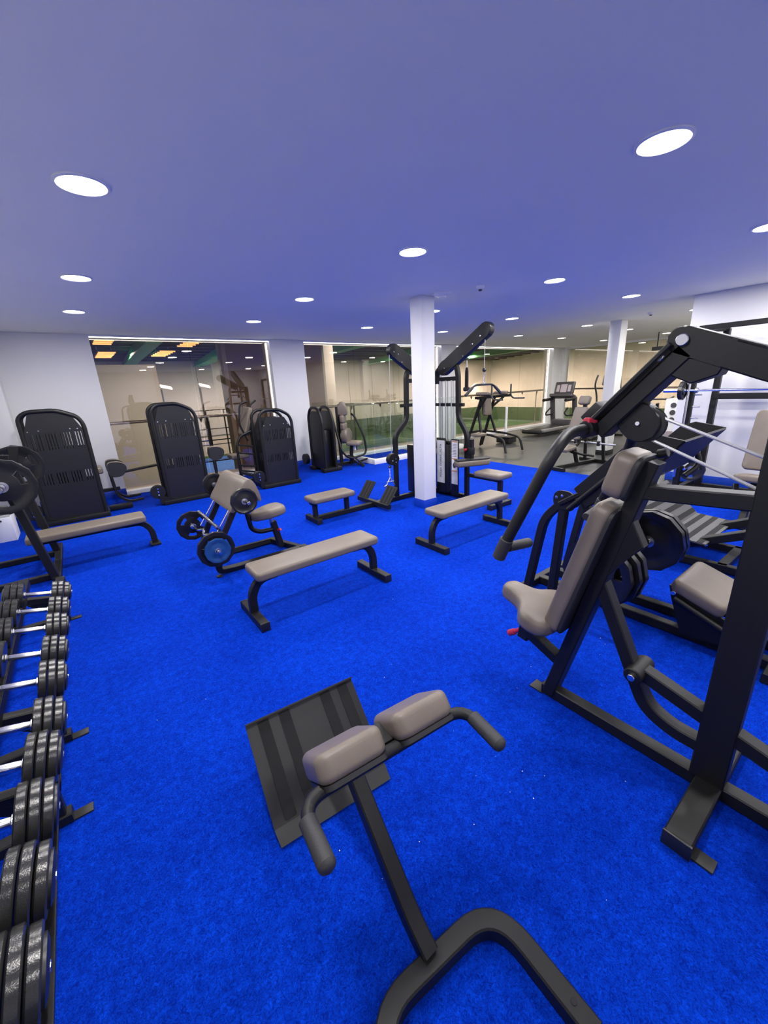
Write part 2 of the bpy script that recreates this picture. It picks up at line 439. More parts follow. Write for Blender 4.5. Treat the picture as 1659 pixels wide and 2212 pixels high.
# kerb with glass balustrade round the stair opening
kb = struct('trim_kerb', MB().box((6.38, 6.99, .055), (2.82, .09, .11), bevel=.004).box((5.015, 7.59, .055), (.09, 1.11, .11), bevel=.004).box((7.745, 7.59, .055), (.09, 1.11, .11), bevel=.004), 'white_paint')
bal = thing('glass_balustrade', 'frameless clear glass balustrade standing on the white kerb before the windows', 'balustrade', (5.0, 6.98, .11))
for k in range(3):
    x0 = 5.02 + k * .92
    MB().box((x0 + .455, 6.985, .70), (.905, .012, 1.18), bevel=.003).build('glass_panel', 'clear_glass', bal)
MB().box((5.012, 7.56, .70), (.012, 1.1, 1.18), bevel=.003).build('glass_panel', 'clear_glass', bal)

# ceiling downlights
LPOS = [(x, y) for x in LX for y in LY if not (x > 7 and y < 2.4)]
first = None
dl = bpy.data.lights.new('downlight_lamp', 'AREA'); dl.shape = 'DISK'; dl.size = .20; dl.energy = LAMP_W; dl.color = LAMP_COL; dl.spread = math.radians(180)
for x, y in LPOS:
    loc = (x, y, CEIL)
    if first is None:
        first = thing('ceiling_downlight', '', 'light', loc)
        MB().lathe([(.118, 0), (.118, -.006), (.106, -.010), (.100, -.004), (.100, 0)], loc, (0, 0, 1), 32, False).build('trim_ring', 'white_plastic', first)
        MB().cyl((x, y, CEIL - .004), (x, y, CEIL - .001), .100, 32).build('diffuser', 'lamp_glow', first)
        o = first
    else:
        o = copy_tree(first); o.location = loc
    nth = ['first', 'second', 'third', 'fourth', 'fifth', 'sixth', 'seventh'][LX.index(x)]
    if y > 1.5: lb_ = 'round white ceiling downlight, %s from the left in the %s' % (nth, {2.69: 'row above the flat benches', 4.56: 'row above the square column', 6.19: 'row nearest the windows'}[y])
    elif y > 0 and x == 2.40: lb_ = 'largest round ceiling downlight, nearest the camera at the upper right'
    elif y > 0 and x == 4.42: lb_ = 'round ceiling downlight cut off by the right edge of the picture'
    else: lb_ = 'round white ceiling downlight above the camera end of the room, outside the picture'
    tag(o, lb_, 'light', 'recessed ceiling downlights')
    lo = bpy.data.objects.new('downlight_lamp', dl); COL.objects.link(lo); lo.location = (x, y, CEIL - .02)
    lo.parent = o; lo.matrix_parent_inverse = Matrix.Identity(4); lo.location = (0, 0, -.014)
# ceiling devices
def ceiling_device(x, y, r, label, name, dark=False):
    t = thing(name, label, 'detector', (x, y, CEIL))
    MB().lathe([(r, 0), (r, -.012), (r * .8, -.028), (r * .3, -.036)], (x, y, CEIL), (0, 0, 1), 24).build('housing', 'white_plastic', t)
    MB().lathe([(r * .45, -.030), (r * .45, -.046), (r * .15, -.052)], (x, y, CEIL), (0, 0, 1), 20).build('sensor_dome', 'console' if dark else 'white_plastic', t)
ceiling_device(3.72, 3.67, .10, 'flat white round ceiling device beside the square column top', 'emergency_light')
ceiling_device(3.86, 3.23, .045, 'small dark-centred smoke detector on the ceiling right of the square column', 'smoke_detector', True)
ceiling_device(8.33, 3.21, .05, 'small dark-centred smoke detector on the ceiling near the right wall', 'smoke_detector', True)

# ================================================================== the sports hall beyond the glass
HZ = -2.5
struct('hall_floor', MB().box((20, 22, HZ - .05), (62, 27, .1)), 'hall_grass')
struct('hall_ledge', MB().box((7, 8.75, -.25), (18, .7, .5)).box((14.95, 3.5, -.25), (.9, 11.2, .5)), 'hall_panel')
struct('hall_blue_court', MB().box((7.2, 24.6, HZ + .02), (9.0, 8.2, .04)), 'hall_blue')
hw = struct('hall_wall_far', MB().box((22, 30.2, 1.2), (60, .3, 8)), 'hall_wall')
for k in range(16):                                   # precast wall panels with open joints
    MB().box((-6 + k * 2.4, 30.0, 1.6), (2.36, .10, 5.4), bevel=.01).build('wall_panel', 'hall_panel', hw)
MB().box((30, 29.9, -1.85), (32, .08, 1.7)).build('green_padding', 'hall_green', hw)
hs = struct('hall_wall_side', MB().box((38.2, 14, 1.2), (.3, 34, 8)), 'hall_wall')
MB().box((38.0, 14, -1.9), (.08, 34, 1.5)).build('green_padding', 'hall_green', hs)
struct('hall_wall_end', MB().box((15, -3.5, 1.2), (48, .3, 8)), 'hall_wall')
hp = struct('hall_wall_pier', MB().box((0.6, 20.2, .2), (5.3, .3, 5.5)), 'hall_wall')
for k in range(2): MB().box((-.7 + k * 2.55, 20.02, .2), (2.5, .08, 5.4), bevel=.01).build('wall_panel', 'hall_panel', hp)
struct('hall_pillar', MB().box((9.75, 17.0, 1.0), (.5, .5, 7.2), bevel=.02), 'hall_panel')
def roof_z(y): return 5.30 - (y - 8.4) * .0686
rf = struct('hall_roof', MB().prism([(8.4, 5.30), (31, 3.75), (31, 3.87), (8.4, 5.42)], (16, 0, 0), (0, 1, 0), (0, 0, 1), 60), 'roof_deck')
for k in range(22): MB().box((16, 9.2 + k * .95, roof_z(9.2 + k * .95) - .05), (60, .28, .14)).build('roof_rib', 'roof_deck', rf)
for k, x in enumerate((3.3, 7.4, 13.5, 21, 29)):
    g = thing('roof_beam', 'green tapered steel roof beam, number %s from the left, seen through the window' % ('one', 'two', 'three', 'four', 'five')[k], 'beam', (x, 30, 3.0), 'green roof beams of the hall')
    MB().prism([(29.9, 3.50), (29.9, 3.72), (9.6, 5.12), (9.6, 4.05), (20, 3.80)], (x, 0, 0), (0, 1, 0), (0, 0, 1), .45, .02, 1).build('web', 'beam_green', g)
    MB().rect([(x, 29.9, 3.48), (x, 20, 3.78), (x, 9.6, 4.03)], .62, .06).build('flange', 'beam_green', g)
for k, (x, y) in enumerate(((1.75, 21.4), (1.95, 25.1), (4.45, 24.6), (5.2, 21.6), (10.8, 24))):
    g = thing('radiant_heater', 'glowing orange radiant heater under the hall roof, %s' % ('near one in the window corner', 'far one in the window corner', 'between two green beams', 'nearer than the middle one', 'at the far right end')[k], 'heater', (x, y, roof_z(y) - .45), 'orange heaters of the hall')
    hz = roof_z(y) - .35
    MB().box((x, y, hz), (.8, 2.9, .06), bevel=.01).build('reflector', 'roof_deck', g)
    for dx in (-.3, .3): MB().cyl((x + dx, y, hz), (x + dx, y, hz + .40), .02, 8).build('hanger', 'steel', g)
    for j in range(5): MB().cyl((x - .35, y - 1.3 + j * .65, hz - .06), (x + .35, y - 1.3 + j * .65, hz - .06), .030, 8).build('tube', 'heater_glow', g)
# court floodlights
for k, (x, y) in enumerate(((4.6, 28), (6.8, 28), (9.2, 26), (10.2, 28.6), (12.2, 26.2))):
    g = thing('court_floodlight', 'court floodlight on a thin pole beyond the left window, %s' % ('first from the left', 'second from the left', 'third from the left', 'fourth from the left', 'fifth from the left')[k], 'light', (x, y, HZ), 'court floodlights in the hall')
    MB().rect([(x, y, HZ), (x, y, 2.1)], .08, .08).build('pole', 'frame_dark', g)
    MB().box((x + .25, y - .2, 2.2), (.62, .36, .08), Matrix.Rotation(.35, 3, 'X') @ Matrix.Rotation(.25, 3, 'Y'), .02).build('lamp_head', 'flood_glow', g)
# court cages
for k, (x0, x1, y) in enumerate(((3.0, 8.2, 20.5), (8.4, 14.0, 21.5), (3.4, 9.0, 27.6), (9.2, 15.5, 27.0))):
    g = thing('court_cage', 'black steel padel court cage beyond the left window, %s' % ('near one on the left', 'near one on the right', 'far one on the left', 'far one on the right')[k], 'fence', (x0, y, HZ), 'court cages in the hall')
    n = int((x1 - x0) / 1.0)
    for j in range(n + 1): MB().rect([(x0 + (x1 - x0) * j / n, y, HZ), (x0 + (x1 - x0) * j / n, y, HZ + 3.2)], .08, .06).build('post', 'frame_dark', g)
    for zz in (.0, 1.0, 2.0, 3.17): MB().rect([(x0, y, HZ + zz + .03), (x1, y, HZ + zz + .03)], .05, .05).build('rail', 'frame_dark', g)
# handrail outside the glass
hr = thing('handrail', 'grey handrail with small brackets running outside the window glass', 'rail', (4.5, 8.75, 0))
MB().tube([(-1, 8.75, 1.20), (14.9, 8.75, 1.20), (14.9, 2.0, 1.12)], .028).build('rail', 'steel', hr)
for k in range(17): MB().prism([(0, 0), (.07, 0), (.035, -.08)], (.2 + k * .9, 8.75, 1.17), (1, 0, 0), (0, 0, 1), .02).build('bracket', 'frame_dark', hr)
for k in range(6): MB().cyl((.2 + k * 2.7, 8.75, 0), (.2 + k * 2.7, 8.75, 1.19), .016, 8).build('baluster', 'steel', hr)
struct('hall_wall_stair', MB().box((4.25, 9.95, .9), (2.5, .3, 6.8)), 'hall_brown')
struct('hall_trim_post', MB().box((2.95, 9.80, .9), (.10, .34, 6.8), bevel=.01), 'hall_wall')
area('hall_light', (1.5, 14.5, 3.2), (.9, 0, 0), 3.0, 1.0, 110, (1, .98, .95))  # unseen light added to brighten the pier wall
# light of the hall (rows of lamps under its roof, then added east and low fills)
for x in (4, 12, 20, 29):
    for y in (15, 25): area('hall_light', (x, y, roof_z(y) - .35), (0, 0, 0), 3.0, 1.0, 680, (1, .95, .89))
for y in (3, 12, 20, 27):
    area('hall_fill_east', (33, y, roof_z(y) - .35), (0, 0, 0), 3.0, 1.0, 640, (1, .95, .89))  # added fill that lifts the dark side wall
    area('hall_fill_low', (35.0, y + 1, 1.3), (0, -.6, 0), .5, 5.0, 260, (1, .95, .86))  # added light without a fixture, brightens the lower side wall
for x in (8, 17, 26, 34): area('hall_fill_low', (x, 27.6, 1.3), (.5, 0, 0), 5.0, .5, 100, (1, .95, .86))  # likewise added, brightens the far wall towards its foot

# ================================================================== flat benches
def flat_bench(cx, cy, label, group='flat benches'):
    t = thing('flat_bench', label, 'bench', (cx, cy, 0), group)
    zt = .40
    pad(t, 'pad', (cx, cy, zt - .033), (1.06, .275, .066), r=.035, bevel=.022)
    for s in (-1, 1):
        xf = cx + s * .545
        l = MB().rect([(cx + s * .34, cy, zt - .09), (cx + s * .475, cy, zt - .095), (xf, cy, zt - .20), (xf, cy, .05)], .06, .045, .14, up=(0, 1, 0))
        leg = l.build('leg', 'frame_black', t)
        f = MB().rect([(xf, cy - .21, .034), (xf, cy + .21, .034)], .062, .06).build('foot', 'frame_black', t)
        for e in (-1, 1): MB().box((xf, cy + e * .212, .034), (.066, .012, .066), bevel=.003).build('end_cap', 'rubber', f)
    MB().rect([(cx - .36, cy, zt - .088), (cx + .36, cy, zt - .088)], .06, .045).build('spine', 'frame_black', t)
    return t
flat_bench(1.30, 2.69, 'flat bench with taupe pad on the blue carpet in the middle of the room')
flat_bench(3.17, 2.75, 'flat bench with taupe pad standing right of the square white column')

# ================================================================== hyperextension bench in the foreground
t = thing('hyperextension_bench', 'black hyperextension bench with two taupe thigh pads in the foreground', 'exercise bench', (.455, .55, 0))
def L(u, v, z): return (.455 + u, .55 + v, z)
MB().rect([L(-.195, -.36, .03), L(-.185, -.034, .03), L(.258, -.034, .03), L(.275, -.36, .03)], .056, .055, .125, up=(0, 0, 1)).build('base_frame', 'frame_black', t)
for x_ in (-.194, .273): MB().cyl(L(x_, -.30, .0560), L(x_, -.30, .0590), .008, 10).build('bolt_hole', 'frame_dark', t)
MB().rect([L(.02, -.015, .05), L(.012, .06, .105), L(.004, .20, .245), L(0, .36, .385)], .062, .05, .09, up=(1, 0, 0)).build('post', 'frame_black', t)
MB().rect([L(0, .70, .05), L(0, .15, .68)], .062, .062, up=(1, 0, 0)).build('main_beam', 'frame_black', t)
MB().rect([L(-.20, .72, .03), L(.20, .72, .03)], .055, .055).build('rear_foot', 'frame_black', t)
# foot plate: tilted sheet with grip strips and folded lips
pb, pt = V(L(0, .570, .040)), V(L(0, .850, .300))
pu = V((1, 0, 0)); pv = (pt - pb).normalized(); pn = pu.cross(pv); PLn = (pt - pb).length
pc = (pb + pt) / 2
fp = MB().prism(rounded(.488, PLn, .006, 2), pc, pu, pv, .006).build('foot_plate', 'plate_sheet', t)
for du in (-.175, -.085, .105, .190): MB().prism(rounded(.046, PLn - .02, .004, 2), pc + pu * du + pn * .0045, pu, pv, .003).build('grip_strip', 'grip_tape', fp)
MB().prism([(-.244, 0), (.244, 0), (.238, .060), (-.238, .060)], pb, pu, V((0, -.86, -.50)).normalized(), .006).build('lower_lip', 'plate_sheet', fp)
MB().prism([(-.244, 0), (.244, 0), (.244, .022), (-.244, .022)], pt, pu, V((0, -.60, .45)).normalized(), .006).build('upper_lip', 'plate_sheet', fp)
# pads: big face tilted towards the foot plate, upper end towards the viewer
fd = V((0, .76, -.65)).normalized(); nF = V((0, .65, .76)).normalized()
for s in (-1, 1):
    c = V(L(s * .108, .110, .797)) + fd * .088 - nF * .033
    MB().cushion(.182, .180, .035, .068, .020, c, (1, 0, 0), -fd, .005).build('thigh_pad', 'vinyl', t, 60)
    MB().prism(rounded(.168, .165, .02), c - nF * .039, (1, 0, 0), -fd, .012).build('backing_board', 'vinyl_back', t)
hb = MB().tube([L(-.245, -.045, .700), L(-.246, .095, .712), L(.246, .095, .712), L(.245, -.045, .700)], .016, .060)
hbo = hb.build('handle_bar', 'frame_black', t)
for s in (-1, 1):
    MB().tube([L(s * .245, -.042, .700), L(s * .246, .055, .708)], .020, 0, 14).build('hand_grip', 'grip', hbo)
    MB().lathe([(.020, 0), (.017, .008), (.009, .013)], L(s * .245, -.042, .700), (0, -1, -.09), 14).build('grip_end', 'grip', hbo)
MB().box(L(0, .150, .690), (.085, .07, .06), bevel=.004).build('pad_bracket', 'frame_black', t)
t.rotation_euler = (0, 0, math.radians(-5.0))

# ================================================================== seated press machine on the right
PXc = 1.70
t = thing('press_machine', 'black seated press machine with taupe saddle seat and curved lever arms, nearest right', 'gym machine', (PXc, .25, 0))
def Q(y, z, x=PXc): return (x, y, z)
MB().rect([Q(.925, .032), Q(-.75, .032)], .06, .06).build('base_beam', 'frame_black', t)
MB().box((PXc, .955, .004), (.07, .075, .008), bevel=.002).build('floor_tab', 'plate_sheet', t)
cb = MB().rect([(1.345, .205, .032), (2.055, .205, .032)], .085, .06, up=(0, 0, 1)).build('cross_foot', 'frame_black', t)
for s in (-1, 1):
    MB().box((PXc + s * .355, .205, .032), (.012, .088, .064), bevel=.003).build('end_cap', 'rubber', cb)
    MB().box((PXc + s * .318, .135, .004), (.055, .07, .008), bevel=.002).build('floor_tab', 'plate_sheet', cb)
MB().rect([Q(.215, .06), Q(.215, 1.62)], .075, .11, up=(0, 1, 0)).build('upright_post', 'frame_black', t)
MB().rect([Q(.887, .03), Q(.573, 1.285)], .06, .075, up=(1, 0, 0)).build('back_post', 'frame_black', t)
MB().rect([Q(.715, .76), Q(.462, .235), Q(.36, .19), Q(.20, .188)], .055, .06, .14, up=(1, 0, 0)).build('bent_strut', 'frame_black', t)
MB().rect([Q(.585, 1.166), Q(.22, 1.190)], .055, .07, up=(1, 0, 0)).build('upper_link', 'frame_black', t)
MB().prism([(.612, 1.06), (.552, .948), (.618, .865), (.72, .70), (.69, .78)], (PXc - .01, 0, 0), (0, 1, 0), (0, 0, 1), .05, .004, 1).build('gusset', 'frame_black', t)
lk = MB().rect([Q(.507, .391), Q(-.55, .10)], .06, .06, up=(1, 0, 0)).build('lever_link', 'frame_black', t)
MB().cyl((PXc - .075, .507, .391), (PXc + .065, .507, .391), .036, 20).build('pivot_sleeve', 'frame_black', lk)
MB().cyl((PXc - .090, .507, .391), (PXc - .072, .507, .391), .015, 14).build('pivot_bolt', 'chrome', lk)
# seat
MB().rect([Q(.86, .235), Q(1.075, .325)], .055, .055, up=(1, 0, 0)).build('seat_arm', 'frame_black', t)
sm = MB().rect([Q(1.065, .26), Q(1.04, .455)], .06, .05, up=(1, 0, 0)).build('seat_stem', 'frame_black', t)
MB().cyl(Q(1.095, .29), Q(1.125, .262), .012, 12).cyl(Q(1.125, .262), Q(1.160, .236), .018, 14).build('adjuster_knob', 'red', sm)
su = V((1, 0, 0)); sv = V((0, .985, .17)).normalized()
CUSHION = [(-.042, .90), (-.036, .97), (-.02, 1.0), (.010, 1.0), (.026, .965), (.036, .89), (.041, .78), (.043, .55), (.043, .25)]
outl = smooth_outline([(0, .185), (.045, .165), (.06, .10), (.085, .04), (.165, -.02), (.185, -.09), (.16, -.15), (.08, -.175), (-.08, -.175), (-.16, -.15), (-.185, -.09), (-.165, -.02), (-.085, .04), (-.06, .10), (-.045, .165)], 4)
MB().loft(outl, Q(1.02, .488), su, sv, CUSHION).build('seat', 'vinyl', t, 70)
# back pad and head pad
def spine_pad(y0, z0, y1, z1, wd0, wd1, th, nm, lift):
    d = (V((0, y1 - y0, z1 - z0))); Ln = d.length; d.normalize(); n = V((0, d.z, -d.y))
    c = V(Q((y0 + y1) / 2, (z0 + z1) / 2)) + n * lift
    def quad(i):
        o = [(sx * (wv / 2 - i), sy * (Ln / 2 - i)) for sx, sy, wv in ((1, 1, wd1), (-1, 1, wd1), (-1, -1, wd0), (1, -1, wd0))]
        pts = []
        for j in range(4):
            p0, p1, p2 = V((*o[j - 1], 0)), V((*o[j], 0)), V((*o[(j + 1) % 4], 0))
            k_ = max(.05 - i, .006); a = p1 + (p0 - p1).normalized() * k_; b = p1 + (p2 - p1).normalized() * k_
            for k in range(6):
                f = k / 5; q = a * (1 - f) ** 2 + p1 * 2 * f * (1 - f) + b * f * f; pts.append((q.x, q.y))
        return pts
    MB().cushion(quad, 0, .05, th, .022, c, (1, 0, 0), d).build(nm, 'vinyl', t, 60)
    pts = quad(0)
    MB().prism([(p[0] * .96, p[1] * .975) for p in pts], c - n * (th / 2 + .004), (1, 0, 0), d, .016, .002, 1).build('backing_board', 'vinyl_back', t)
    return n
spine_pad(.875, .45, .700, 1.105, .25, .205, .078, 'back_pad', -.004)
spine_pad(.672, 1.135, .625, 1.315, .205, .19, .085, 'head_pad', .012)
MB().cyl(Q(.588, 1.300, PXc + .07), Q(.555, 1.31, PXc + .07), .018, 14).build('head_pad_knob', 'rubber', t)
# top arm, hinge and lever
MB().rect([Q(.02, 1.500), Q(.30, 1.605), Q(.40, 1.645)], .085, .11, up=(1, 0, 0)).build('top_arm', 'frame_black', t)
MB().prism(rounded(.30, .085, .0424, 8), Q(.435, 1.662), (0, .93, .37), (0, -.37, .93), .10, .004, 1).build('hinge_fork', 'frame_black', t)
MB().cyl((PXc - .062, .529, 1.70), (PXc + .062, .529, 1.70), .019, 24).build('hinge_pin', 'steel', t)
lv = MB().rect([Q(.520, 1.665), Q(.775, 1.385)], .06, .10, up=(1, 0, 0))
lvo = lv.build('lever_arm', 'frame_black', t)
MB().rect([Q(.558, 1.690, PXc - .038), Q(.800, 1.425, PXc - .038)], .016, .075, up=(1, 0, 0)).build('side_plate', 'frame_black', lvo)
MB().cyl((PXc - .054, .592, 1.652), (PXc - .042, .592, 1.652), .014, 16).build('side_bolt', 'chrome', lvo)
pw = MB().prism(rounded(.13, .15, .06, 6), Q(.640, 1.428), (0, .66, -.75), (0, .75, .66), .055, .004, 1).build('pulley_housing', 'frame_dark', lvo)
MB().cyl((PXc - .036, .637, 1.424), (PXc - .026, .637, 1.424), .008, 16).build('pulley_bolt', 'chrome', pw)
MB().lathe([(.058, -.012), (.064, -.010), (.056, 0), (.064, .010), (.058, .012)], Q(.615, 1.418), (1, 0, 0), 24).build('pulley_wheel', 'rubber', pw)
for a, b in (((.612, 1.462), (.24, 1.318)), ((.612, 1.372), (.24, 1.216))):
    MB().tube([Q(*a, PXc - .005), Q(*b, PXc - .005)], .0055, 0, 8).build('cable', 'cable', t)
MB().prism([(.575, 1.60), (.49, 1.56), (.42, 1.585), (.40, 1.63), (.52, 1.645)], (PXc, 0, 0), (0, 1, 0), (0, 0, 1), .09, .004, 1).build('stop_block', 'frame_dark', t)
cr = MB().cyl((PXc - .10, .80, 1.400), (PXc + .10, .80, 1.400), .033, 20).build('handle_carrier', 'frame_black', lvo)
MB().box(Q(.80, 1.455), (.10, .055, .085), Matrix.Rotation(.75, 3, 'X'), .006).build('stop_bracket', 'frame_black', lvo)
MB().cyl((PXc - .045, .785, 1.425), (PXc - .062, .790, 1.427), .010, 14).cyl((PXc - .060, .790, 1.427), (PXc - .095, .800, 1.430), .0165, 16).build('pull_pin', 'red', lvo)
for s in (-1, 1):
    h = MB().tube([(PXc + s * .09, .80, 1.400), (PXc + s * .20, .805, 1.400), (PXc + s * .345, .78, 1.345), (PXc + s * .405, .925, .965), (PXc + s * .41, .945, .905)], .0225, .13, 14)
    ho = h.build('press_handle', 'frame_black', lvo)
    MB().cyl((PXc + s * .404, .918, .985), (PXc + s * .412, .950, .895), .027, 16).build('hand_grip', 'grip', ho)
    MB().cyl((PXc + s * .39, .922, .945), (PXc + s * .245, .919, .925), .021, 16).build('inner_grip', 'grip', ho)
# weight horn at the rear right
MB().cyl((PXc + .03, -.20, .09), (PXc - .18, -.20, .09), .024, 14).build('weight_horn', 'steel', t)
MB().lathe([(.03, -.05), (.15, -.05), (.165, -.035), (.165, .035), (.15, .05), (.03, .05)], (PXc - .11, -.175, .18), (1, 0, 0), 32).build('roller', 'rubber', t)

# ================================================================== lever leg press behind it
LC = 2.88
t = thing('leg_press', 'black lever leg press with taupe seat and loaded plates behind the press machine', 'gym machine', (LC, .9, 0))
for s in (-1, 1):
    MB().rect([(LC + s * .11, 1.62, .035), (LC + s * .11, -.55, .035)], .06, .06).build('base_beam', 'frame_black', t)
    x = LC + s * .29
    MB().rect([(x, 1.62, .03), (x, 1.56, .40), (x, 1.52, .63), (x, 1.40, .765), (x, 1.32, .75)], .055, .055, .16, up=(1, 0, 0)).build('arch_leg', 'frame_black', t)
    MB().rect([(x, 1.42, .03), (x, 1.38, .73)], .055, .055, up=(1, 0, 0)).build('rear_leg', 'frame_black', t)
    k = MB().prism(rounded(.15, .13, .055, 6), (LC + s * .33, 1.365, .80), (0, 1, 0), (0, 0, 1), .014).build('pivot_plate', 'frame_black', t)
    bolts(k, [(LC + s * .33 - .006, 1.375 + d, .83 - abs(d) * .4) for d in (-.04, 0, .04)], (-1, 0, 0), .010)
MB().rect([(LC - .32, 1.64, .03), (LC + .32, 1.64, .03)], .055, .055).rect([(LC - .32, 1.45, .03), (LC + .32, 1.45, .03)], .055, .055).build('cross_foot', 'frame_black', t)
MB().rect([(LC - .28, .2, .03), (LC + .28, .2, .03)], .055, .055).build('cross_foot', 'frame_black', t)
# swinging foot panel
SP = [(1.29, .90), (.965, 1.255), (.89, 1.285), (.725, 1.255), (.825, 1.125), (.91, 1.005), (1.20, .79)]
fo = MB().rect([(LC, .728, 1.250), (LC, .91, 1.003)], .70, .014, up=(0, .8, .6)).rect([(LC, .905, 1.008), (LC, 1.20, .792)], .70, .014, up=(0, .6, .8)).build('foot_panel', 'frame_dark', t)
for s in (-1, 1):
    MB().prism(SP, (LC + s * .355, 0, 0), (0, 1, 0), (0, 0, 1), .014, .002, 1).build('side_plate', 'frame_black', fo)
    MB().rect([(LC + s * .33, 1.385, .775), (LC + s * .335, 1.25, .87)], .03, .06, up=(1, 0, 0)).build('hinge_arm', 'frame_black', fo)
    MB().tube([(LC + s * .37, 1.31, .755), (LC + s * .37, .97, 1.13)], .016).build('side_rod', 'frame_black', fo)
    MB().rect([(LC + s * .20, 1.36, .74), (LC + s * .22, .97, 1.12)], .05, .05, up=(1, 0, 0)).build('panel_rail', 'frame_black', fo)
    MB().rect([(LC + s * .20, 1.30, .80), (LC + s * .24, 1.03, .42)], .05, .05, up=(1, 0, 0)).build('weight_arm', 'frame_black', fo)
    MB().tube([(LC + s * .33, .98, 1.13), (LC + s * .42, .90, 1.13), (LC + s * .44, .84, 1.00), (LC + s * .36, .90, .92)], .018, .06).build('panel_handle', 'frame_black', fo)
    MB().cyl((LC + s * .22, 1.03, .42), (LC + s * .58, 1.03, .42), .024, 16).build('weight_horn', 'steel', fo)
MB().rect([(LC - .24, 1.03, .42), (LC + .24, 1.03, .42)], .05, .05).build('weight_axle', 'frame_black', fo)
# seat and back
sn = V((0, -.33, .94)).normalized()
pad(t, 'seat', (LC, .575, .325), (.43, .29, .085), sn, (1, 0, 0), .04, .028)
pad(t, 'back_pad', (LC, .22, .45), (.40, .62, .085), V((0, .80, .60)), (1, 0, 0), .05, .028, back=.014)
MB().prism([(.70, .28), (.72, .36), (.42, .24), (.32, .10), (.62, .06)], (LC - .19, 0, 0), (0, 1, 0), (0, 0, 1), .02).build('seat_bracket', 'frame_black', t)
MB().prism([(.70, .28), (.72, .36), (.42, .24), (.32, .10), (.62, .06)], (LC + .19, 0, 0), (0, 1, 0), (0, 0, 1), .02).build('seat_bracket', 'frame_black', t)
MB().tube([(LC - .215, .68, .29), (LC - .215, .36, .16)], .018).build('seat_rod', 'frame_black', t)
bolts(t, [(LC - .22, .345, .15), (LC - .21, .69, .32)], (-1, 0, 0), .014, 'chrome')
# its weight plates, each a thing of its own
def plate(x, y, z, R, th, axis, label, material='plate_black', group='black rubber weight plates', holes=True, hub=.026):
    o = thing('weight_plate', label, 'weight plate', (x, y, z), group)
    MB().ring_plate((x, y, z), axis, R, th, hub, holes).build('disc', material, o)
    MB().lathe([(hub * 1.0, -th * .53), (hub * 1.7, -th * .53), (hub * 1.7, th * .53), (hub * 1.0, th * .53), (hub * 1.0, -th * .53)], (x, y, z), axis, 24, False).build('hub_ring', 'steel', o)
    return o
plate(LC - .35, 1.03, .42, .235, .05, (1, 0, 0), 'inner black plate on the near side of the leg press')
plate(LC - .42, 1.03, .42, .23, .045, (1, 0, 0), 'middle black plate on the near side of the leg press')
plate(LC - .485, 1.03, .42, .21, .045, (1, 0, 0), 'outermost black plate on the near side of the leg press')
plate(LC + .31, 1.03, .42, .225, .055, (1, 0, 0), 'inner black plate on the far side of the leg press', holes=False)
plate(LC + .38, 1.03, .42, .225, .055, (1, 0, 0), 'outer black plate on the far side of the leg press', holes=False)

# ================================================================== hack squat with the striped platform
HC_ = 4.235
t = thing('hack_squat', 'black hack squat machine with wide grey striped foot platform behind the leg press', 'gym machine', (HC_, .7, 0))
for s in (-1, 1):
    x = HC_ + s * .255
    MB().rect([(x, 1.30, .045), (x, -.9, .045)], .06, .06).build('base_beam', 'frame_black', t)
    MB().rect([(x, 1.10, .14), (x, -.55, .93)], .065, .09, up=(1, 0, 0)).build('guide_beam', 'frame_black', t)
    MB().rect([(x, -.45, .05), (x, -.45, .88)], .06, .06).build('rear_upright', 'frame_black', t)
    bolts(t, [(x - .035, .86, .22), (x - .035, .72, .30)], (-1, 0, 0), .012)
MB().rect([(HC_ - .27, .74, .045), (HC_ + .27, .74, .045)], .07, .06).build('cross_foot', 'frame_black', t)
MB().rect([(HC_ - .30, 1.30, .045), (HC_ + .30, 1.30, .045)], .06, .06).build('cross_foot', 'frame_black', t)
def ramp(y0, z0, y1, z1, nst, nm):
    d = V((0, y1 - y0, z1 - z0)); Ln = d.length; d.normalize(); n = V((1, 0, 0)).cross(d); o0 = V((HC_, y0, z0))
    p = MB().prism([(-.40, 0), (.40, 0), (.40, Ln), (-.40, Ln)], o0, (1, 0, 0), d, .012).build(nm, 'plate_stripe', t)
    for k in range(nst):
        a = Ln * (k + .25) / nst
        MB().prism([(-.395, a), (.395, a), (.395, a + Ln * .42 / nst), (-.395, a + Ln * .42 / nst)], o0 + n * .0075, (1, 0, 0), d, .003).build('grip_strip', 'grip_tape', p)
ramp(.84, .255, 1.13, .275, 3, 'platform_lower')
ramp(1.13, .275, 1.43, .56, 4, 'platform_upper')
for s in (-1, 1): MB().rect([(HC_ + s * .25, 1.30, .05), (HC_ + s * .25, 1.32, .44)], .05, .05).build('platform_leg', 'frame_black', t)
sl = MB().box((HC_, -.25, .98), (.46, .5, .05), Matrix.Rotation(-.45, 3, 'X'), .01).build('sled', 'frame_black', t)
pad(sl, 'back_pad', (HC_, -.23, 1.05), (.34, .5, .07), V((0, .43, .90)), (1, 0, 0), .04, .02)

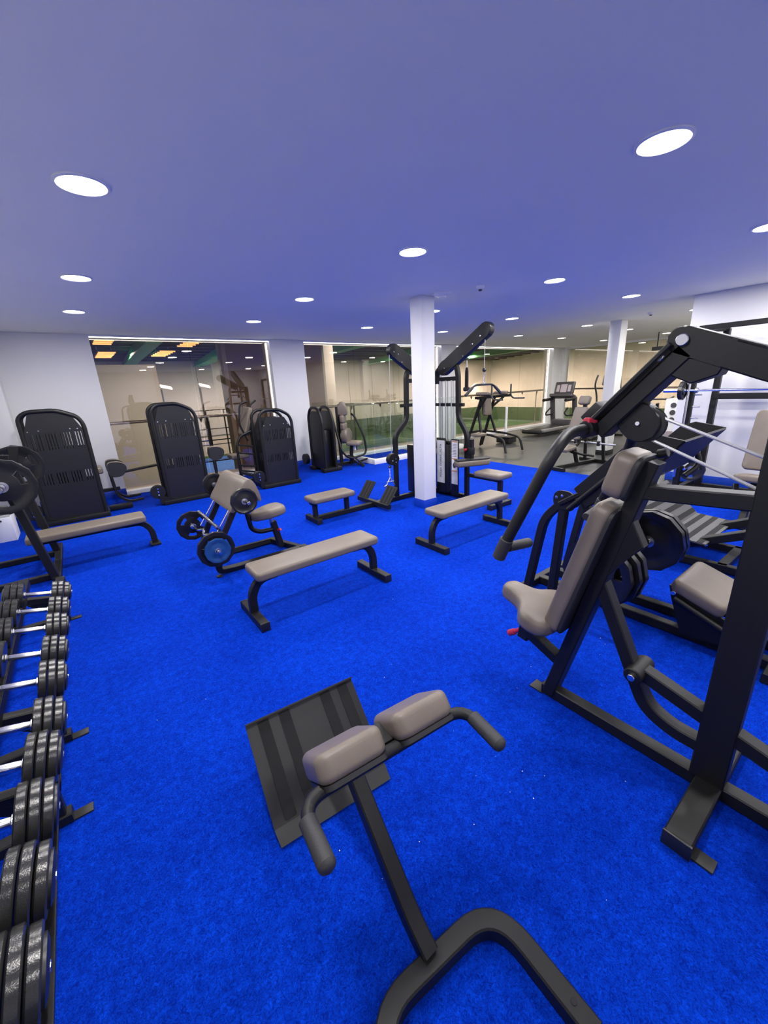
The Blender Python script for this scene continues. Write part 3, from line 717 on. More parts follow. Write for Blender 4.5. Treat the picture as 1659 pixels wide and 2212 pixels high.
# ================================================================== dumbbell racks on the left
def dumbbell_rack(y0, y1, ys, label):
    t = thing('dumbbell_rack', label, 'rack', (-.46, (y0 + y1) / 2, 0), 'dumbbell racks')
    for x in (-.575, -.362):
        dz = .052 if x < -.45 else 0
        r_ = MB().rect([(x, y0, .253 + dz), (x, y1, .253 + dz)], .055, .012).rect([(x + (.025 if x < -.45 else -.025), y0, .225 + dz), (x + (.025 if x < -.45 else -.025), y1, .225 + dz)], .010, .055).build('rail', 'frame_black', t)
        for y in (y0, y1): MB().box((x, y, .232 + dz), (.060, .014, .056), bevel=.004).build('end_cap', 'rubber', r_)
    for y in ys:
        MB().rect([(-.86, y, .025), (-.345, y, .025)], .055, .045).build('foot', 'frame_black', t)
        MB().box((-.318, y, .004), (.075, .045, .008), bevel=.002).build('floor_tab', 'plate_sheet', t)
        MB().rect([(-.60, y, .245), (-.345, y, .19)], .05, .05).build('cross_bar', 'frame_black', t)
        MB().prism([(-.39, .20), (-.56, .20), (-.39, .05)], (0, y, 0), (1, 0, 0), (0, 0, 1), .02).build('gusset', 'frame_black', t)
        MB().rect([(-.385, y, .03), (-.385, y, .20)], .05, .04, up=(0, 1, 0)).build('front_leg', 'frame_black', t)
        MB().rect([(-.80, y, .03), (-.84, y, .95)], .05, .05, up=(0, 1, 0)).build('rear_upright', 'frame_black', t)
    for x in (-.86, -.72):
        MB().rect([(x, y0, .80), (x, y1, .80)], .012, .075).build('upper_rail', 'frame_black', t)
    return t
dumbbell_rack(2.06, 3.95, (3.66, 2.24), 'far one of two black dumbbell racks along the left wall')
dumbbell_rack(.10, 1.98, (1.74, .32), 'near one of two black dumbbell racks along the left wall')
DB = [(3.350, 0.082, -0.442), (3.070, 0.083, -0.450), (2.800, 0.085, -0.455), (2.500, 0.088, -0.458), (2.220, 0.092, -0.460), (1.900, 0.096, -0.462), (1.680, 0.098, -0.472), (1.430, 0.100, -0.480), (1.190, 0.102, -0.484), (0.955, 0.104, -0.490)]
ordn = ['farthest', 'second farthest', 'third farthest', 'fourth farthest', 'fifth farthest', 'fifth nearest', 'fourth nearest', 'third nearest', 'second nearest', 'nearest']
for (y, R, dx), nm in zip(DB, ordn):
    zc = .272 + R + .028
    C0 = V((dx, y, zc))
    t = thing('dumbbell', 'black dumbbell with chrome handle on the rack, %s of the row' % nm, 'dumbbell', C0, 'dumbbells on the racks')
    yaw = random.uniform(-.05, .05)
    ax = V((1, yaw, -.25)).normalized()
    MB().lathe([(.013, -.080), (.013, -.068), (.0155, -.055), (.017, 0), (.0155, .055), (.013, .068), (.013, .080)], C0, ax, 14).build('handle', 'chrome', t)
    for s in (-1, 1):
        MB().cyl(C0 + ax * s * .062, C0 + ax * s * .070, .021, 14).build('collar', 'chrome', t)
        for k in range(3):
            r_ = R * (1.0, 1.0, .90)[k]
            MB().lathe([(r_ * .55, 0), (r_ * .95, .0), (r_, .004), (r_, .025), (r_ * .95, .029), (r_ * .55, .029)], C0 + ax * s * (.071 + k * .0325), ax * s, 28).build('weight_disc', 'plate_grey', t)
        p1 = C0 + ax * s * .1675
        MB().lathe([(R * .66, -.004), (R * .66, .004), (R * .45, .010)], p1, ax * s, 24).build('end_plate', 'rubber', t)
        MB().cyl(p1, p1 + ax * s * .013, .012, 8).build('end_nut', 'chrome', t)

# ================================================================== olympic press bench at the left
oy = 5.05
t = thing('press_bench', 'olympic press bench with long taupe pad and bar uprights by the left wall', 'bench', (-.3, oy, 0))
pad(t, 'pad', (-.11, oy, .345), (1.02, .30, .07), r=.03, bevel=.02)
MB().rect([(-.55, oy, .29), (.36, oy, .29)], .06, .05).build('spine', 'frame_black', t)
MB().rect([(.20, oy, .29), (.36, oy, .285), (.44, oy, .18), (.445, oy, .02)], .06, .05, .12, up=(0, 1, 0)).build('front_leg', 'frame_black', t)
MB().box((.445, oy, .012), (.10, .16, .022), bevel=.004).build('foot_pad', 'rubber', t)
MB().rect([(-.44, oy - .50, .03), (-.44, oy + .70, .03)], .06, .055).build('cross_foot', 'frame_black', t)
MB().rect([(-1.12, oy - .34, .03), (-.44, oy - .34, .03)], .055, .055).build('floor_beam', 'frame_black', t)
MB().rect([(-1.12, oy + .40, .03), (-.44, oy + .40, .03)], .055, .055).build('floor_beam', 'frame_black', t)
for s in (-1, 1):
    y = oy + s * .43
    u = MB().rect([(-.45, y, .03), (-.60, y, 1.06)], .065, .065, up=(0, 1, 0)).build('upright', 'frame_black', t)
    MB().prism([(-.66, .96), (-.56, .96), (-.50, 1.20), (-.575, 1.21), (-.60, 1.06)], (0, y, 0), (1, 0, 0), (0, 0, 1), .05, .003, 1).build('bar_hook', 'frame_black', u)
    MB().rect([(-.55, oy, .25), (-.49, y, .25)], .05, .05).build('side_stay', 'frame_black', t)
bt = thing('barbell', 'olympic barbell racked on the press bench at the left wall', 'barbell', (-.57, oy, 1.0), 'barbells')
bx, bz = -.575, .975
MB().cyl((bx, oy - .66, bz), (bx, oy + .66, bz), .014, 12).build('shaft', 'steel', bt)
for s in (-1, 1):
    MB().cyl((bx, oy + s * .60, bz), (bx, oy + s * .625, bz), .035, 16).build('collar', 'steel', bt)
    MB().cyl((bx, oy + s * .625, bz), (bx, oy + s * .86, bz), .0245, 16).build('sleeve', 'chrome', bt)
plate(bx, oy - .665, bz, .225, .05, (0, 1, 0), 'large black plate on the near end of the bench press barbell')
plate(bx, oy + .665, bz, .225, .05, (0, 1, 0), 'large black plate on the far end of the bench press barbell')
cr = thing('storage_crate', 'white plastic crate with oval hand hole on the carpet by the left wall', 'crate', (-1.04, 6.68, 0))
c0 = MB()
for dx, dy, sx, sy in ((0, -.17, .34, .012), (0, .17, .34, .012), (-.165, 0, .012, .34), (.165, 0, .012, .34)): c0.box((-1.04 + dx, 6.68 + dy, .15), (sx, sy, .30), bevel=.003)
c0.box((-1.04, 6.68, .008), (.34, .34, .016))
c0.build('body', 'crate_white', cr)
MB().prism(rounded(.11, .025, .012, 5), (-1.01, 6.502, .265), (1, 0, 0), (0, 0, 1), .004).build('hand_hole', 'ink', cr)
fm = thing('foam_roller', 'short dark grey foam roller lying on top of the white crate', 'roller', (-1.04, 6.68, .30))
MB().lathe([(.03, 0), (.055, 0), (.06, .01), (.06, .27), (.055, .28), (.03, .28), (.03, 0)], (-1.17, 6.68, .362), (1, 0, 0), 24, False).build('body', 'grey_foam', fm)

# ================================================================== preacher curl bench
py = 3.87
t = thing('preacher_bench', 'preacher curl bench with broad sloping taupe arm pad and round seat', 'bench', (1.1, py, 0))
base = MB().rect([(.78, 3.62, .16), (.76, 3.64, .05), (.90, 3.65, .032), (1.66, 3.65, .032)], .055, .05, .10, up=(0, 1, 0))
base.build('base_rail', 'frame_black', t)
MB().rect([(.78, 4.12, .16), (.76, 4.10, .05), (.90, 4.10, .032), (1.50, 4.10, .032)], .055, .05, .10, up=(0, 1, 0)).build('base_rail', 'frame_black', t)
MB().rect([(1.46, 4.12, .032), (1.62, 3.60, .032)], .055, .055).build('cross_foot', 'frame_black', t)
for y in (3.62, 4.10):
    MB().rect([(.76, y, .12), (.80, y, .30), (1.02, y, .66)], .055, .045, .10, up=(0, 1, 0)).build('front_upright', 'frame_black', t)
    MB().rect([(.785, y - .004, .37), (.985, y - .004, .645)], .045, .020, up=(0, 1, 0)).build('chrome_guard', 'chrome', t)
    MB().cyl((.76, y, .012), (.76, y, .0), .03, 14).build('floor_foot', 'rubber', t)
# arm pad: a wedge with a rounded ridge
wedge = smooth_outline([(.93, .615), (1.00, .72), (1.07, .83), (1.12, .865), (1.165, .845), (1.205, .74), (1.215, .66), (1.19, .655), (1.15, .74), (1.10, .775), (1.03, .70), (.965, .60)], 3)
ap = MB().prism(wedge, (0, py, 0), (1, 0, 0), (0, 0, 1), .68, .012, 3).build('arm_pad', 'vinyl', t, 45)
for y in (py - .335, py + .335): MB().prism([(p[0] * 1.0 + .002, p[1]) for p in wedge], (0, y, 0), (1, 0, 0), (0, 0, 1), .004).build('end_seam', 'seam', ap)
MB().prism([(.97, .60), (1.10, .765), (1.14, .74), (1.16, .64), (1.06, .55)], (0, py, 0), (1, 0, 0), (0, 0, 1), .50).build('pad_bracket', 'frame_black', t)
MB().tube([(1.13, py, .66), (1.17, py, .47), (1.19, py, .29), (1.27, py, .24), (1.43, py, .235)], .024, .10).build('curved_stay', 'frame_black', t)
sp = MB().rect([(1.475, py, .03), (1.42, py, .32)], .06, .055, up=(0, 1, 0)).build('seat_post', 'frame_black', t)
MB().cyl((1.41, py, .30), (1.40, py, .39), .02, 14).build('seat_stem', 'steel', sp)
MB().cyl((1.455, py - .03, .22), (1.47, py - .06, .235), .016, 12).build('adjuster_knob', 'red', sp)
se = smooth_outline([(-.19, 0), (-.16, .07), (-.06, .12), (.07, .14), (.15, .10), (.17, 0), (.15, -.10), (.07, -.14), (-.06, -.12), (-.16, -.07)], 4)
MB().loft(se, (1.385, py, .435), V((.98, 0, .12)), (0, 1, 0), CUSHION).build('seat', 'vinyl', t, 70)
MB().tube([(.80, py - .34, .49), (.80, py + .34, .49)], .016).build('bar_rest', 'chrome', t)
# bars and plates around it
def pair(y): return y
for s in (-1, 1): MB().cyl((1.02, py + s * .33, .72), (1.02, py + s * .60, .72), .014, 12).build('plate_peg', 'chrome', t)
plate(1.02, py - .47, .715, .115, .035, (0, 1, 0), 'small black plate on the near peg of the preacher bench', holes=False, hub=.016)
plate(1.02, py + .45, .715, .115, .035, (0, 1, 0), 'small black plate on the far peg of the preacher bench', holes=False, hub=.016)
eb = thing('curl_bar', 'chrome curl bar loaded with plates resting low on the preacher bench', 'barbell', (.745, py, .345), 'barbells')
MB().tube([(.735, py - .56, .335), (.735, py - .20, .345), (.775, py - .10, .375), (.735, py, .345), (.775, py + .10, .375), (.735, py + .20, .345), (.735, py + .56, .335)], .013, .05).build('shaft', 'chrome', eb)
for s in (-1, 1): MB().cyl((.735, py + s * .375, .338), (.735, py + s * .395, .338), .028, 14).build('collar', 'chrome', eb)
plate(.735, py - .43, .337, .155, .035, (0, 1, 0), 'black plate behind the blue one on the curl bar', hub=.016)
plate(.735, py - .475, .337, .107, .030, (0, 1, 0), 'blue plate on the near end of the curl bar', material='plate_blue', group='blue weight plates', holes=False, hub=.016)
plate(.735, py + .43, .337, .150, .035, (0, 1, 0), 'black plate on the far end of the curl bar', hub=.016)

# ================================================================== weight-stack machines along the window wall
def tower(t, x0, x1, y, H, depth=.36, top_gap=0.0, extra=False):
    """shroud facing the room: bent tube frame, solid skirt, slotted bands, stack inside"""
    wd = x1 - x0; xc = (x0 + x1) / 2
    yb = y + depth
    for yy, nm in ((y, 'front'), (yb, 'back')):
        MB().tube([(x0 + .03, yy, .05), (x0 + .03, yy, H - .10), (x0 + .12, yy, H - .025), (xc + .06, yy, H - .02), (x1 - .08, yy, H - .115), (x1 - .03, yy, H - .22), (x1 - .03, yy, .05)], .026, .075, 12).build('frame_loop', 'frame_black', t)
        hb_ = H - top_gap
        # outline of the sheet, cut into solid zones and slotted bands
        def xr(z): return x1 - .045 - max(0, z - (hb_ - .24)) * .62
        zs = [(.06, .36 * hb_, 0), (.36 * hb_, .46 * hb_, 1), (.46 * hb_, .66 * hb_, 0), (.66 * hb_, .80 * hb_, 1), (.80 * hb_, hb_ - .05, 0)]
        for za, zb, slot in zs:
            if not slot:
                m_ = MB().prism([(x0 + .045, za), (xr(za), za), (xr(zb), zb), (x0 + .045 + (.09 if zb > hb_ - .1 else 0), zb)], (0, yy, 0), (1, 0, 0), (0, 0, 1), .012)
                m_.build('shroud_panel', 'shroud', t)
            else:
                g = MB(); n = 20; s0 = x0 + .045; s1 = xr(za)
                for k in range(n):
                    xa = s0 + (s1 - s0) * k / n
                    wbar = (s1 - s0) / n * (.70 if (k % 5) else .97)
                    g.box((xa + wbar / 2, yy, (za + zb) / 2), (wbar, .012, zb - za))
                g.build('slotted_band', 'shroud', t)
    bolts(t, [(x0 + .09, y - .008, H - .27), (x0 + .20, y - .008, H - .265), (x1 - .19, y - .008, H - .265), (x1 - .11, y - .008, H - .27)], (0, -1, 0), .009)
    MB().box((xc + .06, (y + yb) / 2, .47 * H), (wd * .42, depth * .45, .75 * H * .55), bevel=.004).build('weight_stack', 'plate_black', t)
    MB().box((xc - .02, (y + yb) / 2, .035), (wd + .06, depth + .10, .07), bevel=.006).build('base', 'frame_black', t)
    MB().prism([(x0 - .10, .03), (x0 - .10, .16), (x0 + .28, .03)], (0, y - .02, 0), (1, 0, 0), (0, 0, 1), .03).build('skirt_gusset', 'frame_black', t)
    pu = MB().cyl((x0 - .10, y - .01, .22), (x0 - .10, y + .06, .22), .105, 28).build('cam_wheel', 'frame_dark', t)
    bolts(pu, [(x0 - .10, y - .014, .22 + d) for d in (-.05, 0, .05)], (0, -1, 0), .012)

t = thing('leg_extension_machine', 'leftmost weight-stack machine with tall black slotted shroud and taupe roller pads', 'gym machine', (-.28, 7.05, 0), 'weight-stack machines along the windows')
tower(t, -.59, .13, 6.9, 1.53)
pd = smooth_outline([(-.10, -.08), (.04, -.10), (.12, -.02), (.12, .06), (.04, .11), (-.10, .10)], 4)
for dy in (0, .36):
    MB().prism(pd, (.36, 7.25 + dy, .60), (1, 0, 0), (0, 0, 1), .12, .03, 4).build('side_pad', 'vinyl', t, 55)
    MB().prism(pd, (.36, 7.185 + dy, .595), (1, 0, 0), (0, 0, 1), .014).build('backing_board', 'vinyl_back', t)
    MB().rect([(.27, 7.19 + dy, .52), (.29, 7.19 + dy, .20), (.42, 7.19 + dy, .09), (.62, 7.19 + dy, .10)], .035, .035, .12, up=(0, 1, 0)).build('loop_tube', 'frame_black', t)
MB().rect([(.05, 7.3, .30), (.35, 7.3, .30)], .05, .05).build('cross_bar', 'frame_black', t)
MB().box((.30, 7.15, .05), (.30, .10, .06), bevel=.005).build('foot', 'frame_black', t)
pad(t, 'roller', (.14, 7.3, .62), (.10, .30, .10), (0, 0, 1), (1, 0, 0), .03, .03)
t = thing('leg_curl_machine', 'weight-stack machine with tall black slotted shroud standing before the left window', 'gym machine', (1.2, 7.05, 0), 'weight-stack machines along the windows')
tower(t, .90, 1.56, 6.88, 1.53)
MB().prism(pd, (1.82, 7.25, .65), (1, 0, 0), (0, 0, 1), .14, .03, 4).build('side_pad', 'vinyl', t, 55)
MB().prism(pd, (1.82, 7.172, .645), (1, 0, 0), (0, 0, 1), .014).build('backing_board', 'vinyl_back', t)
MB().rect([(1.76, 7.19, .54), (1.78, 7.19, .06)], .04, .04).build('pad_post', 'frame_black', t)
MB().rect([(1.50, 7.22, .10), (1.84, 7.22, .10)], .05, .05).build('floor_beam', 'frame_black', t)
MB().rect([(.42, 7.42, .52), (.92, 7.42, .56)], .03, .10, up=(0, 1, 0)).build('swing_arm', 'frame_black', t)
t = thing('chest_press_machine', 'black weight-stack machine with curved handle frame between the first window and pier', 'gym machine', (2.72, 6.85, 0), 'weight-stack machines along the windows')
tower(t, 2.43, 3.06, 6.68, 1.34, top_gap=.10)
MB().tube([(2.47, 7.15, 1.47), (2.33, 7.15, 1.44), (2.27, 7.15, 1.10), (2.38, 7.15, .80)], .017, .07).build('handle', 'frame_black', t)
MB().tube([(2.78, 7.60, 1.47), (2.64, 7.60, 1.38), (2.62, 7.60, 1.0)], .017, .07).build('handle', 'frame_black', t)
pad(t, 'back_pad', (2.46, 7.38, 1.13), (.24, .50, .08), V((-.93, -.25, .30)), (0, 1, 0), .04, .024, back=.014)
pad(t, 'seat', (2.26, 7.45, .52), (.32, .32, .08), (0, 0, 1), (1, 0, 0), .04, .024)
MB().rect([(2.55, 7.40, .05), (2.56, 7.40, 1.34)], .06, .07).build('back_post', 'frame_black', t)
MB().tube([(2.46, 7.12, .97), (2.24, 7.12, .90), (2.16, 7.12, .74), (2.16, 7.12, .30)], .022, .08).build('swing_arm', 'frame_black', t)
for z in (.30, .40, .62, .76): MB().rect([(2.16, 7.14, z), (2.44, 7.10, z - .06)], .03, .03).build('linkage', 'frame_black', t)
MB().rect([(2.05, 7.40, .04), (2.60, 7.40, .04)], .06, .06).build('floor_beam', 'frame_black', t)
MB().rect([(2.12, 6.96, .30), (2.38, 6.76, .20)], .05, .05).build('pedal_arm', 'frame_black', t)
MB().rect([(2.26, 7.45, .05), (2.26, 7.45, .49)], .05, .05).build('seat_post', 'frame_black', t)

# fourth machine: seen from the side, with the segmented taupe backrest
t = thing('abdominal_machine', 'weight-stack machine with segmented taupe backrest and big hoop arm by the second window', 'gym machine', (4.2, 7.3, 0), 'weight-stack machines along the windows')
for x in (3.84, 4.08):
    MB().tube([(x, 7.06, .05), (x, 7.06, 1.05), (x, 7.20, 1.26), (x, 7.50, 1.27), (x, 7.62, 1.10), (x, 7.62, .05)], .028, .14).build('frame_loop', 'frame_black', t)
    MB().prism([(7.10, .06), (7.58, .06), (7.58, 1.08), (7.46, 1.20), (7.22, 1.20), (7.10, 1.02)], (x, 0, 0), (0, 1, 0), (0, 0, 1), .014).build('shroud_panel', 'shroud', t)
MB().box((3.96, 7.34, .45), (.20, .34, .75), bevel=.004).build('weight_stack', 'plate_black', t)
MB().box((3.98, 7.10, .04), (.42, .16, .08), bevel=.006).box((3.98, 7.58, .04), (.42, .16, .08), bevel=.006).build('base', 'frame_black', t)
MB().cyl((3.70, 7.72, .22), (3.78, 7.72, .22), .11, 24).build('cam_wheel', 'frame_dark', t)
by = 7.36
MB().prism(smooth_outline([(-.09, -.13), (.09, -.13), (.10, -.02), (.05, .13), (-.05, .13), (-.10, -.02)], 4), (4.50, by, 1.20), V((.75, -.66, 0)), (0, 0, 1), .10, .035, 4).build('headrest', 'vinyl', t, 60)
for k, (z, h_, wv) in enumerate(((.995, .16, .23), (.84, .15, .26))):
    pad(t, 'back_segment', (4.50 + k * .01, by, z), (wv, h_, .09), V((.64, -.76, .0)), V((.76, .64, 0)), .04, .03)
MB().prism(smooth_outline([(-.19, -.12), (-.10, -.17), (.10, -.17), (.19, -.12), (.20, .02), (.12, .12), (-.12, .12), (-.20, .02)], 4), (4.55, by - .01, .665), V((.76, .64, 0)), (0, 0, 1), .13, .04, 4).build('lumbar_pad', 'vinyl', t, 60)
pad(t, 'seat', (4.66, by - .14, .485), (.36, .30, .08), V((.05, -.05, 1)), V((.76, .64, 0)), .05, .03)
MB().rect([(4.42, by + .05, .05), (4.40, by + .05, 1.25)], .06, .06).build('back_post', 'frame_black', t)
MB().rect([(4.60, by - .05, .05), (4.62, by - .08, .46)], .06, .06).build('seat_post', 'frame_black', t)
MB().box((4.64, by - .16, .40), (.035, .05, .12)).build('instruction_label', 'label_white', t)
MB().tube([(4.78, by + .1, 1.08), (4.80, by, 1.02), (4.92, by - .12, .62), (4.95, by - .15, .30), (4.84, by - .22, .22), (4.42, by - .30, .20), (4.25, by - .30, .34), (4.24, by - .20, .60), (4.20, by - .1, 1.0)], .022, .10).build('hoop_arm', 'frame_black', t)
MB().rect([(4.10, by, .06), (4.75, by, .06)], .06, .06).build('floor_beam', 'frame_black', t)
for dy in (-.16, .04): MB().rect([(4.52, by + dy - .1, .24), (4.72, by + dy - .22, .02)], .04, .03).build('foot_frame', 'frame_black', t)
MB().rect([(4.66, by - .42, .03), (4.78, by - .12, .03)], .04, .03).build('foot_rest', 'frame_black', t)
MB().prism([(0, 0), (.17, .06), (.17, .08), (0, .04)], (4.78, by - .12, .05), V((.9, -.43, 0)), (0, 0, 1), .08).build('foot_board', 'frame_dark', t)

# ================================================================== cable multi-station behind the square column
MX, MY = 4.25, 4.42
t = thing('cable_station', 'black cable multi-station with pulldown boom, weight stacks and silver banners behind the column', 'gym machine', (MX, MY, 0))
MB().rect([(MX, MY, .04), (MX, MY, 1.80)], .09, .09).build('centre_post', 'frame_black', t)
# --- pulldown side, running towards -Y
up_ = MB().rect([(MX, 3.72, .03), (MX, 3.73, .93), (MX, 3.895, 1.14), (MX, 3.905, 1.74), (MX, 3.97, 1.885), (MX, 4.16, 1.895), (MX, 4.30, 1.76), (MX, 4.32, 1.60)], .06, .055, .09, up=(1, 0, 0)).build('bent_upright', 'frame_black', t)
MB().prism(rounded(1.00, .17, .0845, 8), (MX, 3.80, 2.00), V((0, -.866, .50)).normalized(), V((0, .50, .866)).normalized(), .085, .006, 1).build('pulldown_boom', 'shroud', t)
bolts(t, [(MX - .046, 3.50, 2.14), (MX - .046, 3.62, 2.06), (MX - .046, 3.78, 1.93), (MX - .046, 4.12, 1.80)], (-1, 0, 0), .010)
MB().rect([(MX, 3.72, .035), (MX, 4.40, .035)], .06, .06).build('floor_beam', 'frame_black', t)
MB().rect([(MX, 3.91, 1.66), (MX, 4.38, 1.66)], .05, .055).build('top_bar', 'frame_black', t)
MB().rect([(MX, 3.80, 1.315), (MX, 4.38, 1.315)], .045, .045).build('cross_bar', 'frame_black', t)
for k in range(6): MB().cyl((MX - .05 + .1 * (k % 2), 3.98 + k * .055, .10), (MX - .05 + .1 * (k % 2), 3.98 + k * .055, 1.64), .008, 8).build('guide_rod', 'steel', t)
MB().box((MX, 4.11, .42), (.20, .24, .70), bevel=.004).build('weight_stack', 'plate_black', t)
MB().box((MX, 4.11, .80), (.16, .26, .04), bevel=.004).build('top_plate', 'frame_black', t)
sh1 = MB().box((MX - .10, 3.857, .46), (.016, .135, .80), bevel=.004).build('shroud_panel', 'shroud', t)
MB().box((MX - .109, 3.857, .53), (.004, .112, .62)).build('banner', 'banner', sh1)
sh2 = MB().box((MX - .10, 4.128, .46), (.016, .185, .80), bevel=.004).build('shroud_panel', 'shroud', t)
bn2 = MB().box((MX - .109, 4.128, .515), (.004, .152, .62)).build('banner', 'banner', sh2)
MB().box((MX - .112, 3.857, .70), (.003, .092, .23)).build('instruction_label', 'label_white', sh1)
for z in (.825, .585, .41): MB().box((MX - .114, 3.857, z), (.003, .092, .012)).build('label_stripe', 'label_orange', sh1)
MB().box((MX - .112, 3.857, .50), (.003, .092, .15)).build('pictogram_label', 'label_white', sh1)
for k in range(9): MB().box((MX - .1145, 3.857, .790 - k * .021), (.001, .075, .006)).build('label_line', 'ink', sh1)
MB().prism(smooth_outline([(-.03, .0), (.01, .03), (.03, .01), (.02, -.05), (-.02, -.05)], 3), (MX - .1145, 3.857, .51), (0, -1, 0), (0, 0, 1), .002).build('pictogram', 'ink', sh1)
Rt = Rax(V((0, 0, 1)), V((0, 1, 0)), V((-1, 0, 0)))
text_mesh('banner_lettering', 'POLEA DORSAL/ALTA', .050, (MX - .1125, 4.128, .53), Rt, 'ink', bn2)
# pulldown cable, bar, rope
MB().tube([(MX, 3.465, 2.12), (MX, 3.465, 1.765)], .004, 0, 8).build('cable', 'cable', t)
MB().lathe([(.002, -.026), (.018, -.02), (.026, 0), (.018, .02), (.002, .026)], (MX, 3.465, 1.74), (0, 0, 1), 16).build('cable_ball', 'rubber', t)
for k in range(5): MB().lathe([(.009, -.004), (.013, 0), (.009, .004), (.006, 0), (.009, -.004)], (MX, 3.465, 1.70 - k * .024), (1, .3 * (-1) ** k, 0), 10, False).build('chain_link', 'chrome', t)
lb = thing('pulldown_bar', 'short angled black pulldown bar hanging from the cable station boom', 'bar', (MX, 3.465, 1.575))
MB().tube([(MX - .30, 3.50, 1.45), (MX - .16, 3.475, 1.565), (MX + .16, 3.455, 1.565), (MX + .30, 3.43, 1.45)], .013, .05).build('shaft', 'frame_black', lb)
for s in (-1, 1): MB().tube([(MX + s * .305, 3.465 - s * .036, 1.445), (MX + s * .20, 3.465 - s * .014, 1.535)], .019).build('hand_grip', 'grip', lb)
MB().lathe([(.010, 0), (.016, .01), (.010, .03)], (MX, 3.465, 1.565), (0, 0, 1), 12).build('swivel', 'chrome', lb)
rp = thing('triceps_rope', 'dark triceps rope hanging from the underside of the pulldown boom', 'rope', (MX, 3.735, 1.50))
MB().cyl((MX - .02, 3.735, 1.875), (MX - .02, 3.735, 1.905), .022, 12).build('mount_knob', 'rubber', rp)
MB().tube([(MX - .02, 3.735, 1.875), (MX - .02, 3.735, 1.78)], .007, 0, 8).build('carabiner', 'chrome', rp)
for s in (-1, 1): MB().tube([(MX - .02, 3.735, 1.785), (MX - .02, 3.735 + s * .012, 1.74), (MX - .02, 3.735 + s * .014, 1.54)], .014, .02).build('rope_strand', 'rope', rp)
for s in (-1, 1): MB().lathe([(.012, .03), (.026, .022), (.030, 0), (.022, -.022), (.008, -.028)], (MX - .02, 3.735 + s * .022, 1.515), (0, 0, 1), 14).build('rope_end', 'rubber', rp)
# seat, thigh pad
MB().rect([(MX, 3.70, .36), (MX, 3.16, .36)], .05, .05).build('seat_beam', 'frame_black', t)
pad(t, 'seat', (MX, 3.28, .425), (.30, .44, .07), (0, 0, 1), (1, 0, 0), .05, .026)
MB().rect([(MX, 3.155, .05), (MX, 3.155, .36)], .06, .055).build('seat_post', 'frame_black', t)
ft = MB().rect([(MX - .20, 3.155, .035), (MX + .20, 3.155, .035)], .07, .06).build('foot', 'frame_black', t)
for s in (-1, 1): MB().box((MX + s * .20, 3.155, .035), (.02, .08, .07), bevel=.005).build('end_cap', 'rubber', ft)
kp = MB().rect([(MX, 3.645, .53), (MX, 3.645, .86)], .05, .045).build('thigh_post', 'frame_black', t)
MB().box((MX, 3.68, .70), (.075, .12, .10), bevel=.006).build('thigh_clamp', 'frame_black', t)
MB().cyl((MX - .05, 3.70, .72), (MX - .085, 3.70, .725), .018, 12).build('adjuster_knob', 'red', t)
pad(t, 'thigh_pad', (MX - .02, 3.62, .545), (.50, .15, .085), (0, 0, 1), (.92, -.38, 0), .03, .03)
MB().box((MX - .02, 3.62, .595), (.48, .13, .012), Rax(V((.92, -.38, 0)).normalized(), V((.38, .92, 0)).normalized(), V((0, 0, 1)))).build('backing_board', 'vinyl_back', t)
# --- low row side, running towards -X
MB().rect([(3.525, MY, .03), (3.535, MY, .90), (3.57, MY, .97), (3.755, MY, 1.13), (3.77, MY, 1.76), (3.88, MY, 1.84), (4.10, MY, 1.80)], .06, .055, .08, up=(0, 1, 0)).build('bent_upright', 'frame_black', t)
MB().prism(rounded(.62, .17, .0845, 8), (3.745, MY, 1.93), V((-.85, 0, .527)).normalized(), V((.527, 0, .85)).normalized(), .085, .006, 1).build('row_boom', 'shroud', t)
bolts(t, [(3.53, MY - .046, 2.03), (3.60, MY - .046, 2.00), (3.66, MY - .046, 1.90)], (0, -1, 0), .010)
MB().rect([(3.66, MY, 1.335), (4.2, MY, 1.335)], .045, .045).build('cross_bar', 'frame_black', t)
MB().rect([(3.74, MY, 1.66), (4.2, MY, 1.66)], .05, .055).build('top_bar', 'frame_black', t)
MB().tube([(3.49, MY, 2.00), (3.455, MY, .66)], .004, 0, 8).build('cable', 'cable', t)
MB().prism(rounded(.19, .16, .075, 6), (3.475, MY, .615), (1, 0, 0), (0, 0, 1), .07, .005, 1).build('low_pulley', 'frame_black', t)
bolts(t, [(3.44, MY - .04, .60), (3.50, MY - .04, .62), (3.50, MY - .04, .57)], (0, -1, 0), .010)
sh3 = MB().box((3.86, MY - .10, .52), (.16, .016, .72), bevel=.004).build('shroud_panel', 'shroud', t)
bn3 = MB().box((3.86, MY - .109, .57), (.13, .004, .57)).build('banner', 'banner', sh3)
text_mesh('banner_lettering', 'POLEA GIRONDA', .046, (3.85, MY - .1125, .57), Rax(V((0, 0, 1)), V((-1, 0, 0)), V((0, -1, 0))), 'ink', bn3)
MB().box((3.98, MY, .42), (.30, .20, .70), bevel=.004).build('weight_stack', 'plate_black', t)
MB().rect([(3.52, MY, .035), (4.25, MY, .035)], .06, .06).build('floor_beam', 'frame_black', t)
MB().rect([(2.16, MY, .035), (3.55, MY, .035)], .065, .06).build('row_beam', 'frame_black', t)
ff = MB().rect([(2.16, MY - .16, .035), (2.16, MY + .16, .035)], .06, .06).build('foot', 'frame_black', t)
for s in (-1, 1): MB().box((2.16, MY + s * .16, .035), (.068, .012, .068), bevel=.003).build('end_cap', 'rubber', ff)
for x in (2.19, 2.66): MB().rect([(x, MY, .06), (x, MY, .25)], .055, .055).build('seat_post', 'frame_black', t)
MB().rect([(2.13, MY, .245), (2.72, MY, .245)], .06, .03).build('seat_rail', 'frame_black', t)
pad(t, 'row_seat', (2.42, MY, .292), (.62, .30, .07), (0, 0, 1), (1, 0, 0), .05, .026)
